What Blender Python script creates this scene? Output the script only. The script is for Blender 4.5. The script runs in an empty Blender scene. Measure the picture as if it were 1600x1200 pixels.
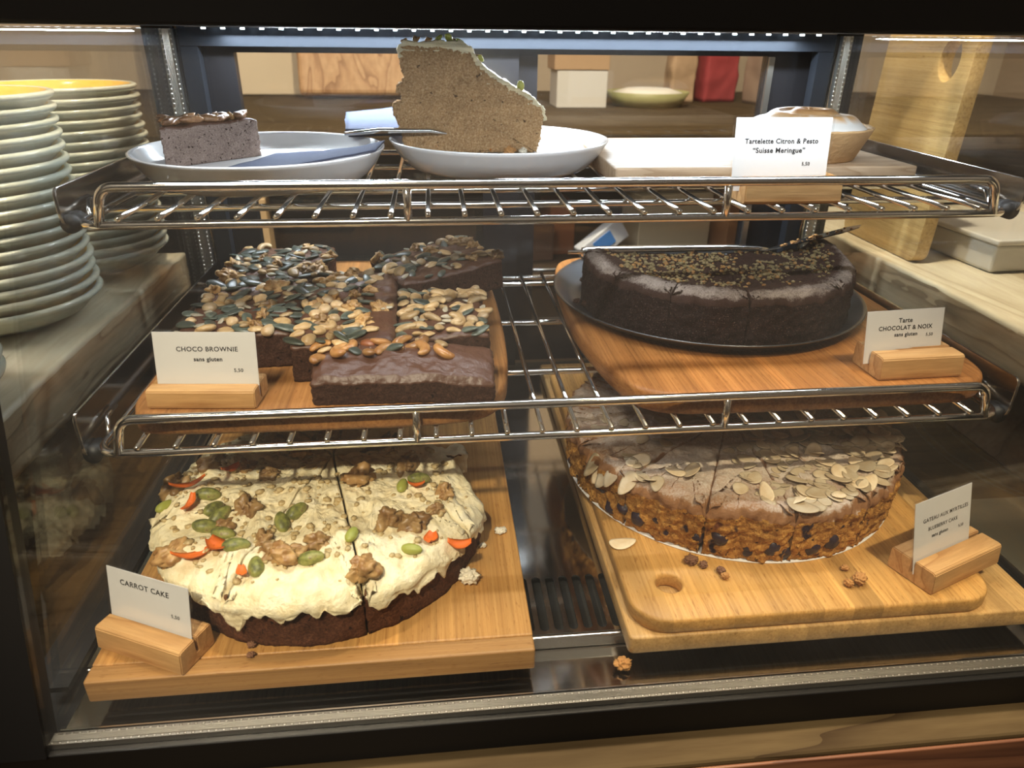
import bpy, bmesh, math, random
import numpy as np
from mathutils import Vector, Matrix, noise
from mathutils.geometry import tessellate_polygon

PI = math.pi
random.seed(11)
SC = bpy.context.scene
COL = SC.collection

# ------------------------------------------------------------------ camera
def camera():
    cd = bpy.data.cameras.new('camera')
    o = bpy.data.objects.new('camera', cd)
    COL.objects.link(o)
    p, y, r = 0.4615, 0.1080, 0.0116
    F = Vector((math.sin(y)*math.cos(p), math.cos(y)*math.cos(p), -math.sin(p)))
    R0 = Vector((math.cos(y), -math.sin(y), 0))
    U0 = R0.cross(F)
    R = R0*math.cos(r) + U0*math.sin(r)
    U = U0*math.cos(r) - R0*math.sin(r)
    C = Vector((-0.0863, -0.3963, 0.2324))
    m = Matrix((R, U, -F)).transposed().to_4x4()
    m.translation = C
    o.matrix_world = m
    cd.sensor_width = 36.0
    cd.lens = 1105.7/1600*36.0
    cd.clip_start = 0.01
    cd.dof.use_dof = True
    cd.dof.focus_distance = 0.53
    cd.dof.aperture_fstop = 11.0
    SC.camera = o
camera()

# ------------------------------------------------------------------ world, lights, exposure
SC.view_settings.view_transform = 'Standard'
SC.view_settings.look = 'None'
SC.view_settings.gamma = 1.0
SC.view_settings.exposure = 0.0
SC.cycles.use_denoising = True
SC.cycles.adaptive_threshold = 0.015
SC.cycles.max_bounces = 8
SC.cycles.diffuse_bounces = 3
SC.cycles.glossy_bounces = 4
SC.cycles.transmission_bounces = 6
SC.cycles.transparent_max_bounces = 40
SC.cycles.caustics_reflective = False
SC.cycles.caustics_refractive = False
SC.cycles.sample_clamp_indirect = 4.0

def world():
    w = bpy.data.worlds.new('cafe_ambience'); SC.world = w
    w.use_nodes = True
    nt = w.node_tree; nt.nodes.clear()
    out = nt.nodes.new('ShaderNodeOutputWorld')
    bg = nt.nodes.new('ShaderNodeBackground')
    tc = nt.nodes.new('ShaderNodeTexCoord')
    sep = nt.nodes.new('ShaderNodeSeparateXYZ')
    nt.links.new(tc.outputs['Generated'], sep.inputs[0])
    mr = nt.nodes.new('ShaderNodeMapRange')
    mr.inputs['From Min'].default_value = -0.6; mr.inputs['From Max'].default_value = 1.0
    nt.links.new(sep.outputs['Z'], mr.inputs['Value'])
    cr = nt.nodes.new('ShaderNodeValToRGB')
    e = cr.color_ramp.elements
    e[0].position = 0.0; e[0].color = (0.035, 0.024, 0.015, 1)
    e[1].position = 1.0; e[1].color = (0.55, 0.46, 0.36, 1)
    m = cr.color_ramp.elements.new(0.42); m.color = (0.20, 0.15, 0.105, 1)
    nt.links.new(mr.outputs[0], cr.inputs[0])
    nz = nt.nodes.new('ShaderNodeTexNoise'); nz.inputs['Scale'].default_value = 2.6; nz.inputs['Detail'].default_value = 3
    nt.links.new(tc.outputs['Generated'], nz.inputs['Vector'])
    nr = nt.nodes.new('ShaderNodeMapRange')
    nr.inputs['From Min'].default_value = 0.38; nr.inputs['From Max'].default_value = 0.66
    nr.inputs['To Min'].default_value = 0.15; nr.inputs['To Max'].default_value = 1.9
    nt.links.new(nz.outputs['Fac'], nr.inputs['Value'])
    mx = nt.nodes.new('ShaderNodeMix'); mx.data_type = 'RGBA'; mx.blend_type = 'MULTIPLY'
    mx.inputs['Factor'].default_value = 1.0
    nt.links.new(cr.outputs[0], mx.inputs['A']); nt.links.new(nr.outputs[0], mx.inputs['B'])
    nt.links.new(mx.outputs['Result'], bg.inputs['Color'])
    bg.inputs['Strength'].default_value = 0.46
    nt.links.new(bg.outputs[0], out.inputs[0])
world()

def area(name, loc, target, sx, sy, power, color, shape='RECTANGLE', spread=180):
    l = bpy.data.lights.new(name, 'AREA')
    l.shape = shape; l.size = sx
    if shape in ('RECTANGLE', 'ELLIPSE'): l.size_y = sy
    l.energy = power; l.color = color; l.spread = math.radians(spread)
    o = bpy.data.objects.new(name, l); COL.objects.link(o)
    o.location = loc
    d = Vector(target) - Vector(loc)
    o.rotation_euler = d.to_track_quat('-Z', 'Y').to_euler()
    return o
# LED strips of the case (front one under the top frame, rear one over the doors)
area('led_light_front', (0, 0.046, 0.2265), (0, 0.10, -0.1), 0.56, 0.008, 0.98, (0.86, 0.93, 1.0))
area('led_light_rear', (0, 0.331, 0.230), (0, 0.285, -0.1), 0.56, 0.008, 4.2, (0.80, 0.90, 1.0))
# ceiling spots of the cafe; added fill lights over the side counters
area('ceiling_spot_light', (0.10, 0.20, 1.50), (0.0, -0.05, -0.1), 0.09, 0.09, 46, (1.0, 0.84, 0.60), 'DISK')
area('ceiling_lamp_light', (-0.75, -1.15, 1.55), (0, 0, 0), 0.35, 0.35, 16, (1.0, 0.86, 0.68), 'DISK')
area('back_bar_light', (0.1, 1.15, 1.30), (0.1, 1.25, 0), 0.9, 0.3, 4, (1.0, 0.88, 0.72))
area('left_fill_light', (-0.75, 0.15, 1.2), (-0.55, 0.3, 0), 0.3, 0.3, 13, (1.0, 0.95, 0.85))  # added fill brightening the left slab and plates
area('right_fill_light', (0.75, 0.62, 1.2), (0.55, 0.35, 0), 0.3, 0.3, 2.2, (1.0, 0.92, 0.78))  # added fill for the right slab, set back to keep board edges dark

def spot(name, loc, target, power, color, cone, blend, r):
    l = bpy.data.lights.new(name, 'SPOT'); l.energy = power; l.color = color
    l.spot_size = math.radians(cone); l.spot_blend = blend; l.shadow_soft_size = r
    o = bpy.data.objects.new(name, l); COL.objects.link(o); o.location = loc
    o.rotation_euler = (Vector(target)-Vector(loc)).to_track_quat('-Z', 'Y').to_euler()
spot('added_spot_light', (-0.40, -1.15, 1.35), (-0.165, 0.0, -0.06), 130, (1.0, 0.90, 0.68), 15, 0.8, 0.03)  # spot added for the carrot cake, narrow cone keeps the blueberry cake dim
spot('added_spot_light', (0.42, -0.75, 1.55), (0.175, -0.055, -0.08), 120, (1.0, 0.86, 0.60), 14, 0.8, 0.025)  # spot added as warm fill on the right front boards and cake side

# ------------------------------------------------------------------ material helpers
def new_mat(name):
    m = bpy.data.materials.new(name); m.use_nodes = True
    nt = m.node_tree
    return m, nt, nt.nodes['Principled BSDF'], nt.nodes['Material Output']

def N(nt, typ, **kw):
    n = nt.nodes.new(typ)
    for k, v in kw.items():
        if k.startswith('i_'):
            n.inputs[k[2:].replace('_', ' ')].default_value = v
        else:
            setattr(n, k, v)
    return n

def plain(name, col, rough=0.5, metal=0.0, spec=0.5, coat=0.0, bump=None, emit=None):
    m, nt, b, out = new_mat(name)
    b.inputs['Base Color'].default_value = (*col, 1)
    b.inputs['Roughness'].default_value = rough
    b.inputs['Metallic'].default_value = metal
    b.inputs['Specular IOR Level'].default_value = spec
    b.inputs['Coat Weight'].default_value = coat
    if emit:
        b.inputs['Emission Color'].default_value = (*emit[0], 1)
        b.inputs['Emission Strength'].default_value = emit[1]
    if bump: add_bump(nt, b, *bump)
    return m

def add_bump(nt, b, scale, dist, strength=1.0, detail=4, src=None):
    if src is None:
        tc = N(nt, 'ShaderNodeTexCoord')
        nz = N(nt, 'ShaderNodeTexNoise', i_Scale=scale, i_Detail=detail)
        nt.links.new(tc.outputs['Object'], nz.inputs['Vector'])
        src = nz.outputs['Fac']
    bp = N(nt, 'ShaderNodeBump', i_Strength=strength, i_Distance=dist)
    nt.links.new(src, bp.inputs['Height'])
    nt.links.new(bp.outputs[0], b.inputs['Normal'])

def ramp(nt, stops, src):
    cr = N(nt, 'ShaderNodeValToRGB')
    e = cr.color_ramp.elements
    e[0].position, e[0].color = stops[0][0], (*stops[0][1], 1)
    e[1].position, e[1].color = stops[-1][0], (*stops[-1][1], 1)
    for p, c in stops[1:-1]:
        x = e.new(p); x.color = (*c, 1)
    nt.links.new(src, cr.inputs[0])
    return cr.outputs[0]

def mix(nt, fac, a, b, blend='MIX'):
    m = N(nt, 'ShaderNodeMix', data_type='RGBA', blend_type=blend)
    for sock, v in (('Factor', fac), ('A', a), ('B', b)):
        if isinstance(v, (int, float)): m.inputs[sock].default_value = v
        elif isinstance(v, tuple): m.inputs[sock].default_value = (*v, 1)
        else: nt.links.new(v, m.inputs[sock])
    return m.outputs['Result']

def noise_tex(nt, vec, scale, detail=3, rough=0.5, dist=0.0):
    n = N(nt, 'ShaderNodeTexNoise', i_Scale=scale, i_Detail=detail, i_Roughness=rough, i_Distortion=dist)
    nt.links.new(vec, n.inputs['Vector'])
    return n.outputs['Fac']

def mapped(nt, scale, rot=(0, 0, 0), loc=(0, 0, 0)):
    tc = N(nt, 'ShaderNodeTexCoord')
    mp = N(nt, 'ShaderNodeMapping')
    mp.inputs['Scale'].default_value = scale
    mp.inputs['Rotation'].default_value = rot
    mp.inputs['Location'].default_value = loc
    nt.links.new(tc.outputs['Object'], mp.inputs['Vector'])
    return mp.outputs[0]

def math_n(nt, op, a, b=None, c=None):
    n = N(nt, 'ShaderNodeMath', operation=op)
    for i, v in enumerate((a, b, c)):
        if v is None: continue
        if isinstance(v, (int, float)): n.inputs[i].default_value = v
        else: nt.links.new(v, n.inputs[i])
    return n.outputs[0]

def wood(name, light, mid, dark, axis='Y', strip=0.022, rough=0.42, seed=0.0, fine=1.0):
    """bamboo: fine streaks along AXIS and glued strips of slightly different tone"""
    m, nt, b, out = new_mat(name)
    s_long, s_x = 7.0, 560.0*fine
    sc = {'Y': (s_x, s_long, s_x), 'X': (s_long, s_x, s_x), 'Z': (s_x, s_x, s_long)}[axis]
    v = mapped(nt, sc, loc=(seed, seed*1.7, seed*0.3))
    n1 = noise_tex(nt, v, 1.0, 4, 0.65)
    sc2 = tuple(x*0.16 if x > 50 else x*0.5 for x in sc)
    n2 = noise_tex(nt, mapped(nt, sc2, loc=(seed*2, 1, 2)), 1.0, 2)
    sc3 = tuple(x*1.0 if x > 50 else x*14 for x in sc)
    n3 = noise_tex(nt, mapped(nt, sc3), 1.3, 2, 0.6)
    tc = N(nt, 'ShaderNodeTexCoord')
    sp = N(nt, 'ShaderNodeSeparateXYZ'); nt.links.new(tc.outputs['Object'], sp.inputs[0])
    ax = 'X' if axis == 'Y' else ('Y' if axis == 'X' else 'X')
    cell = math_n(nt, 'FLOOR', math_n(nt, 'DIVIDE', sp.outputs[ax], strip))
    wn = N(nt, 'ShaderNodeTexWhiteNoise', noise_dimensions='1D')
    nt.links.new(math_n(nt, 'ADD', cell, 37.3+seed), wn.inputs['W'])
    base = ramp(nt, [(0.28, dark), (0.5, mid), (0.72, light)], n1)
    tone = N(nt, 'ShaderNodeMapRange'); tone.inputs['To Min'].default_value = 0.80; tone.inputs['To Max'].default_value = 1.12
    nt.links.new(wn.outputs['Value'], tone.inputs['Value'])
    c = mix(nt, 1.0, base, tone.outputs[0], 'MULTIPLY')
    t2 = N(nt, 'ShaderNodeMapRange'); t2.inputs['From Min'].default_value = .3; t2.inputs['From Max'].default_value = .7
    t2.inputs['To Min'].default_value = 0.78; t2.inputs['To Max'].default_value = 1.15
    nt.links.new(n2, t2.inputs['Value'])
    c = mix(nt, 1.0, c, t2.outputs[0], 'MULTIPLY')
    pore = ramp(nt, [(0.30, (0.62, 0.5, 0.4)), (0.40, (1, 1, 1))], n3)
    c = mix(nt, 0.7, c, pore, 'MULTIPLY')
    nt.links.new(c, b.inputs['Base Color'])
    b.inputs['Roughness'].default_value = rough
    b.inputs['Specular IOR Level'].default_value = 0.35
    add_bump(nt, b, 1, 0.0002, 0.5, src=n1)
    return m

def plank(name, light, mid, dark, axis='X', rough=0.5, freq=55.0, knots=True):
    """solid sawn wood: wavy growth rings"""
    m, nt, b, out = new_mat(name)
    sc = {'X': (freq*0.10, freq, freq), 'Y': (freq, freq*0.10, freq), 'Z': (freq, freq, freq*0.10), 'swirl': (freq, freq, freq*0.45)}[axis]
    v = mapped(nt, sc)
    n0 = noise_tex(nt, v, 0.35, 3, 0.5, 0.6)
    rings = math_n(nt, 'FRACT', math_n(nt, 'MULTIPLY', n0, 9.0))
    sc2 = tuple(x*5 for x in sc)
    n1 = noise_tex(nt, mapped(nt, sc2), 1.0, 3, 0.6)
    c = ramp(nt, [(0.0, dark), (0.25, mid), (0.8, light), (1.0, mid)], rings)
    c = mix(nt, 0.55, c, ramp(nt, [(0.3, (0.7, 0.62, 0.55)), (0.65, (1.08, 1.06, 1.03))], n1), 'MULTIPLY')
    nt.links.new(c, b.inputs['Base Color'])
    b.inputs['Roughness'].default_value = rough
    add_bump(nt, b, 1, 0.0003, 0.5, src=n1)
    return m

def glass(name, tint=(1, 1, 1), strength=1.0, rough=0.0, smear=0.0):
    """thin clear pane: see-through plus Schlick reflection, with a trace of wiped-on smear"""
    m, nt, b, out = new_mat(name)
    nt.nodes.remove(b)
    tr = N(nt, 'ShaderNodeBsdfTransparent'); tr.inputs[0].default_value = (*tint, 1)
    gl = N(nt, 'ShaderNodeBsdfGlossy'); gl.inputs['Roughness'].default_value = rough
    lw = N(nt, 'ShaderNodeLayerWeight'); lw.inputs['Blend'].default_value = 0.5
    f5 = math_n(nt, 'POWER', lw.outputs['Facing'], 5.0)
    fr = math_n(nt, 'MULTIPLY', math_n(nt, 'MULTIPLY_ADD', f5, 0.96, 0.04), strength)
    mx = N(nt, 'ShaderNodeMixShader')
    nt.links.new(fr, mx.inputs[0]); nt.links.new(tr.outputs[0], mx.inputs[1]); nt.links.new(gl.outputs[0], mx.inputs[2])
    last = mx.outputs[0]
    if smear > 0:
        df = N(nt, 'ShaderNodeBsdfDiffuse'); df.inputs[0].default_value = (0.85, 0.87, 0.9, 1)
        n1 = noise_tex(nt, mapped(nt, (3, 3, 5), rot=(0, 0.5, 0)), 2.0, 3)
        rr = N(nt, 'ShaderNodeMapRange'); rr.inputs['From Min'].default_value = .4; rr.inputs['From Max'].default_value = .75
        rr.inputs['To Min'].default_value = smear*0.3; rr.inputs['To Max'].default_value = smear
        nt.links.new(n1, rr.inputs['Value'])
        m2 = N(nt, 'ShaderNodeMixShader')
        nt.links.new(rr.outputs[0], m2.inputs[0]); nt.links.new(last, m2.inputs[1]); nt.links.new(df.outputs[0], m2.inputs[2])
        last = m2.outputs[0]
    nt.links.new(last, out.inputs['Surface'])
    return m

def crumb(name, c_dark, c_mid, c_light, scale=900, bump=0.0012, pores=True, pore_col=None, rough=0.9, pore_scale=240, pore_th=0.66, spots=None):
    """open cake crumb: grains, pores and optional coloured spots"""
    m, nt, b, out = new_mat(name)
    v = mapped(nt, (1, 1, 1))
    n1 = noise_tex(nt, v, scale, 4, 0.7)
    n2 = noise_tex(nt, v, scale*0.12, 3, 0.6)
    c = ramp(nt, [(0.3, c_dark), (0.5, c_mid), (0.68, c_light)], n1)
    c = mix(nt, 0.6, c, ramp(nt, [(0.35, (0.72, 0.68, 0.62)), (0.65, (1.12, 1.1, 1.05))], n2), 'MULTIPLY')
    h = math_n(nt, 'ADD', n1, math_n(nt, 'MULTIPLY', n2, 1.2))
    if pores:
        np_ = noise_tex(nt, v, pore_scale, 3, 0.55, 0.4)
        pm = N(nt, 'ShaderNodeMapRange'); pm.inputs['From Min'].default_value = pore_th; pm.inputs['From Max'].default_value = pore_th+0.045
        pm.inputs['To Min'].default_value = 1.0; pm.inputs['To Max'].default_value = 0.0
        nt.links.new(np_, pm.inputs['Value'])
        c = mix(nt, pm.outputs[0], pore_col or tuple(x*0.35 for x in c_dark), c)
        h = math_n(nt, 'ADD', h, math_n(nt, 'MULTIPLY', pm.outputs[0], 1.2))
    if spots:
        for (sc, th, col) in spots:
            ns = noise_tex(nt, v, sc, 2, 0.5)
            mk = N(nt, 'ShaderNodeMapRange'); mk.inputs['From Min'].default_value = th; mk.inputs['From Max'].default_value = th+0.05
            nt.links.new(ns, mk.inputs['Value'])
            c = mix(nt, mk.outputs[0], c, col)
    nt.links.new(c, b.inputs['Base Color'])
    b.inputs['Roughness'].default_value = rough
    b.inputs['Specular IOR Level'].default_value = 0.2
    add_bump(nt, b, 1, bump, 0.9, src=h)
    return m

# ------------------------------------------------------------------ materials
M = {}
M['steel'] = plain('polished_steel', (0.72, 0.71, 0.69), 0.16, 1.0)
M['chrome'] = plain('chrome_wire', (0.78, 0.77, 0.75), 0.13, 1.0)
M['mirror_steel'] = plain('mirror_steel', (0.62, 0.60, 0.57), 0.10, 1.0, bump=(40, 0.0002, 0.15))
M['bracket_steel'] = plain('bracket_steel', (0.50, 0.48, 0.46), 0.16, 1.0)
M['black'] = plain('black_frame', (0.006, 0.0055, 0.0055), 0.45, spec=0.2)
M['rail_alu'] = plain('rail_aluminium', (0.038, 0.045, 0.058), 0.38, 0.75)
M['dark_alu'] = plain('dark_aluminium', (0.012, 0.012, 0.014), 0.24)
M['black_rubber'] = plain('black_rubber', (0.012, 0.012, 0.013), 0.5)
M['void'] = plain('dark_inside', (0.01, 0.01, 0.01), 0.8)
M['glass'] = glass('case_glass', (0.985, 0.99, 0.985), 1.0)
M['front_glass'] = glass('front_case_glass', (0.99, 0.99, 0.985), 0.8, smear=0.004)
M['sleeve'] = glass('clear_sleeve', (1, 1, 1), 1.2, rough=0.03)
M['led'] = plain('led_chip', (1, 1, 1), 0.5, emit=((0.80, 0.92, 1.0), 14))
M['bamboo_warm'] = wood('bamboo_warm', (0.64, 0.345, 0.105), (0.55, 0.28, 0.08), (0.4, 0.185, 0.05), 'Y', 0.024, seed=1.3)
M['bamboo_gold'] = wood('bamboo_gold', (0.7, 0.4, 0.125), (0.61, 0.33, 0.095), (0.46, 0.225, 0.058), 'Y', 0.020, seed=4.1)
M['bamboo_pale'] = wood('bamboo_pale', (0.74, 0.47, 0.185), (0.65, 0.39, 0.145), (0.5, 0.28, 0.095), 'Y', 0.024, seed=7.7)
M['bamboo_brown'] = wood('bamboo_brown', (0.46, 0.215, 0.066), (0.37, 0.16, 0.046), (0.25, 0.1, 0.027), 'Y', 0.024, seed=2.2)
M['bamboo_orange'] = wood('bamboo_orange', (0.56, 0.25, 0.07), (0.45, 0.18, 0.045), (0.29, 0.105, 0.024), 'Y', 0.013, seed=9.2)
M['bamboo_cross'] = wood('bamboo_cross_grain', (0.58, 0.32, 0.11), (0.49, 0.255, 0.085), (0.38, 0.18, 0.055), 'X', 0.03, seed=3.3)
M['bamboo_lean'] = wood('bamboo_lean', (0.66, 0.48, 0.22), (0.56, 0.39, 0.165), (0.40, 0.26, 0.10), 'Y', 0.05, seed=5.5, fine=0.6)
M['pine'] = plank('pine_block', (0.62, 0.37, 0.15), (0.54, 0.30, 0.115), (0.42, 0.21, 0.07), 'X', 0.5, 80)
M['pine_board'] = plank('pine_board', (0.47, 0.345, 0.225), (0.42, 0.30, 0.185), (0.32, 0.21, 0.12), 'X', 0.55, 60)
M['slab'] = plank('slab_wood', (0.60, 0.55, 0.43), (0.53, 0.48, 0.36), (0.40, 0.34, 0.24), 'Y', 0.35, 26)
M['counter'] = plank('counter_wood', (0.075, 0.052, 0.025), (0.060, 0.041, 0.020), (0.032, 0.020, 0.010), 'X', 0.75, 40)
M['counter'].node_tree.nodes['Principled BSDF'].inputs['Specular IOR Level'].default_value = 0.08
M['counter_edge'] = plank('counter_edge_wood', (0.19, 0.080, 0.040), (0.15, 0.06, 0.03), (0.08, 0.03, 0.016), 'X', 0.45, 40)
M['dark_wood'] = plank('dark_cabinet_wood', (0.055, 0.036, 0.022), (0.043, 0.028, 0.017), (0.026, 0.017, 0.01), 'X', 0.5, 20)
M['crate_wood'] = plank('crate_wood', (0.15, 0.10, 0.065), (0.12, 0.08, 0.05), (0.07, 0.045, 0.03), 'X', 0.55, 20)
M['end_grain'] = plank('end_grain_wood', (0.62, 0.40, 0.22), (0.55, 0.33, 0.17), (0.34, 0.18, 0.085), 'swirl', 0.5, 22)
M['china'] = plain('white_china', (0.80, 0.80, 0.80), 0.12, coat=0.4)
M['stoneware'] = plain('pale_stoneware', (0.66, 0.68, 0.58), 0.18, coat=0.3)
M['yellow_glaze'] = plain('yellow_glaze', (0.85, 0.50, 0.08), 0.18, coat=0.3)
M['paper'] = plain('card_paper', (0.80, 0.79, 0.78), 0.55)
M['ink'] = plain('black_ink', (0.012, 0.012, 0.014), 0.6)

# ------------------------------------------------------------------ mesh builder
class MB:
    def __init__(s): s.v = []; s.f = []; s.m = []; s.sm = []
    def add(s, vs, fs, mat=0, smooth=False):
        o = len(s.v); s.v += [tuple(v) for v in vs]
        for f in fs: s.f.append(tuple(i+o for i in f)); s.m.append(mat); s.sm.append(smooth)
        return s
    def box(s, x0, x1, y0, y1, z0, z1, mat=0, bev=0.0):
        if bev <= 0:
            vs = [(x, y, z) for z in (z0, z1) for y in (y0, y1) for x in (x0, x1)]
            return s.add(vs, [(0, 2, 3, 1), (4, 5, 7, 6), (0, 1, 5, 4), (2, 6, 7, 3), (0, 4, 6, 2), (1, 3, 7, 5)], mat)
        bm = bmesh.new(); bmesh.ops.create_cube(bm, size=1)
        for v in bm.verts: v.co = ((x0+x1)/2+v.co.x*(x1-x0), (y0+y1)/2+v.co.y*(y1-y0), (z0+z1)/2+v.co.z*(z1-z0))
        bmesh.ops.bevel(bm, geom=list(bm.edges), offset=bev, segments=3, profile=0.5, affect='EDGES')
        bm.verts.index_update()
        s.add([v.co[:] for v in bm.verts], [[v.index for v in f.verts] for f in bm.faces], mat, False)
        bm.free(); return s
    def tube(s, pts, r, n=12, mat=0, closed=False, cap=True):
        pts = [Vector(p) for p in pts]; k = len(pts)
        rs = r if isinstance(r, (list, tuple)) else [r]*k
        T = []
        for i in range(k):
            a = pts[(i-1) % k] if (closed or i > 0) else pts[i]
            b = pts[(i+1) % k] if (closed or i < k-1) else pts[i]
            T.append((b-a).normalized())
        ref = Vector((0, 0, 1)) if abs(T[0].z) < 0.9 else Vector((1, 0, 0))
        nrm = (ref - T[0]*ref.dot(T[0])).normalized()
        vs = []
        for i in range(k):
            nrm = (nrm - T[i]*nrm.dot(T[i])).normalized()
            bn = T[i].cross(nrm)
            for j in range(n):
                a = 2*PI*j/n
                vs.append(pts[i] + (nrm*math.cos(a)+bn*math.sin(a))*rs[i])
        fs = []
        for i in range(k if closed else k-1):
            for j in range(n):
                a, b = i*n+j, i*n+(j+1) % n
                c, d = ((i+1) % k)*n+(j+1) % n, ((i+1) % k)*n+j
                fs.append((a, b, c, d))
        if cap and not closed:
            fs.append(tuple(range(n))[::-1]); fs.append(tuple((k-1)*n+j for j in range(n)))
        return s.add(vs, fs, mat, True)
    def lathe(s, prof, n=64, mats=None, cx=0, cy=0):
        k = len(prof); vs = []
        for (r, z) in prof:
            for j in range(n):
                a = 2*PI*j/n; vs.append((cx+r*math.cos(a), cy+r*math.sin(a), z))
        for i in range(k-1):
            pass
        o = len(s.v); s.v += vs
        for i in range(k-1):
            for j in range(n):
                s.f.append((o+i*n+j, o+i*n+(j+1) % n, o+(i+1)*n+(j+1) % n, o+(i+1)*n+j))
                s.m.append(mats[i] if mats else 0); s.sm.append(True)
        return s
    def blob(s, c, rad, sub=3, amp=0.0, scale=1.0, seed=0, rot=None, mat=0):
        bm = bmesh.new(); bmesh.ops.create_icosphere(bm, subdivisions=sub, radius=1)
        rot = rot or Matrix.Identity(3)
        vs = []
        for v in bm.verts:
            p = v.co.copy()
            if amp:
                p *= 1 + amp*noise.fractal(p*scale+Vector((seed, seed*1.3, 0)), 1.0, 2.0, 3)
            p = Vector((p.x*rad[0], p.y*rad[1], p.z*rad[2]))
            vs.append(rot @ p + Vector(c))
        bm.verts.index_update()
        s.add(vs, [[v.index for v in f.verts] for f in bm.faces], mat, True); bm.free(); return s
    def mesh(s, name, mats):
        me = bpy.data.meshes.new(name)
        me.from_pydata(s.v, [], s.f)
        for m in (mats if isinstance(mats, (list, tuple)) else [mats]): me.materials.append(m)
        me.polygons.foreach_set('material_index', s.m)
        me.polygons.foreach_set('use_smooth', s.sm)
        me.update()
        return me

def put(name, me, parent=None, loc=None, rot=None):
    o = bpy.data.objects.new(name, me); COL.objects.link(o)
    if parent: o.parent = parent
    if loc is not None: o.location = loc
    if rot is not None: o.rotation_euler = rot
    return o

def obj(name, mb, mats, parent=None, loc=None, rot=None, fix=True):
    me = mb.mesh(name, mats)
    if fix:
        bm = bmesh.new(); bm.from_mesh(me)
        bmesh.ops.recalc_face_normals(bm, faces=bm.faces); bm.to_mesh(me); bm.free()
    return put(name, me, parent, loc, rot)

LABELS = {}
def tag(o, label, cat, group=None, kind=None):
    o['label'] = label; o['category'] = cat
    if group: o['group'] = group
    if kind: o['kind'] = kind
    return o
def thing(name, label, cat, loc=(0, 0, 0), rz=0.0, group=None):
    o = bpy.data.objects.new(name, None); COL.objects.link(o)
    o.empty_display_size = 0.01
    o.location = loc; o.rotation_euler = (0, 0, rz)
    return tag(o, label, cat, group)
def struct(o, label, cat):
    return tag(o, label, cat, kind='structure')

def smooth_by_angle(o, ang=35):
    me = o.data
    me.polygons.foreach_set('use_smooth', [True]*len(me.polygons))
    me.set_sharp_from_angle(angle=math.radians(ang))

def fillet(pts, r, n=6, closed=False):
    pts = [Vector(p) for p in pts]; out = []; k = len(pts)
    for i in range(k):
        if not closed and i in (0, k-1): out.append(pts[i]); continue
        a, b, c = pts[(i-1) % k], pts[i], pts[(i+1) % k]
        d1, d2 = (a-b).normalized(), (c-b).normalized()
        t = min(r/math.tan(d1.angle(d2)/2), (a-b).length*0.49, (c-b).length*0.49)
        p1, p2 = b+d1*t, b+d2*t
        for j in range(n+1):
            u = j/n
            q = (p1*(1-u)**2 + b*2*u*(1-u)*math.sin(d1.angle(d2)/2) + p2*u*u)/((1-u)**2+2*u*(1-u)*math.sin(d1.angle(d2)/2)+u*u)
            out.append(q)
    return out

def rrect(x0, x1, y0, y1, r, n=8):
    rs = r if isinstance(r, (list, tuple)) else [r]*4     # corners: FL, FR, RR, RL
    out = []
    for (cx, cy, a0, q) in ((x0+rs[0], y0+rs[0], PI, rs[0]), (x1-rs[1], y0+rs[1], 1.5*PI, rs[1]), (x1-rs[2], y1-rs[2], 0, rs[2]), (x0+rs[3], y1-rs[3], .5*PI, rs[3])):
        for j in range(n+1):
            a = a0+.5*PI*j/n
            out.append((cx+q*math.cos(a), cy+q*math.sin(a)))
    return out

def catmull(pts, n=8):
    k = len(pts); out = []
    for i in range(k):
        p = [Vector(pts[(i+d) % k]) for d in (-1, 0, 1, 2)]
        for j in range(n):
            t = j/n
            out.append(tuple(0.5*((2*p[1])+(p[2]-p[0])*t+(2*p[0]-5*p[1]+4*p[2]-p[3])*t*t+(3*p[1]-p[0]-3*p[2]+p[3])*t**3)))
    return out

def inset(poly, d):
    k = len(poly); out = []
    for i in range(k):
        a, b, c = Vector(poly[(i-1) % k]), Vector(poly[i]), Vector(poly[(i+1) % k])
        t = (c-a).normalized()
        out.append((b.x - t.y*d, b.y + t.x*d))
    return out

def prism(mb, outer, z0, z1, bev=0.002, hole=None, mat=0, side_mat=None):
    """extruded outline (ccw) with rounded arrises and an optional hole"""
    sm = mat if side_mat is None else side_mat
    prof = [(bev, z0), (bev*0.3, z0+bev*0.3), (0, z0+bev), (0, z1-bev), (bev*0.3, z1-bev*0.3), (bev, z1)]
    loops = []
    for (poly, sgn) in ((outer, 1), (hole, -1)):
        if poly is None: continue
        k = len(poly); ids = []
        base = len(mb.v)
        for (d, z) in prof:
            q = inset(poly, d) if sgn > 0 else inset(poly, -d)
            mb.v += [(x, y, z) for x, y in q]
        for i in range(len(prof)-1):
            for j in range(k):
                a, b = base+i*k+j, base+i*k+(j+1) % k
                mb.f.append((a, b, b+k, a+k)); mb.m.append(sm); mb.sm.append(False)
        loops.append((base, k))
    for lvl in (0, len(prof)-1):
        polys = [[Vector(mb.v[b+lvl*k+j]) for j in range(k)] for b, k in loops]
        idx = [b+lvl*k+j for b, k in loops for j in range(k)]
        for t in tessellate_polygon(polys):
            mb.f.append(tuple(idx[q] for q in t)); mb.m.append(mat); mb.sm.append(False)
    return mb

def resample(poly, ds):
    P = [Vector(p) for p in poly]; k = len(P); out = []
    for i in range(k):
        a, b = P[i], P[(i+1) % k]
        L = (b-a).length; n = max(1, int(round(L/ds)))
        for j in range(n): out.append(tuple(a+(b-a)*(j/n)))
    return out

def fr(p, sc, seed=0.0, oct=4):
    return noise.fractal(Vector((p[0]*sc+seed, p[1]*sc-seed, p[2]*sc+seed*.7)), 0.9, 2.0, oct)

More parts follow.
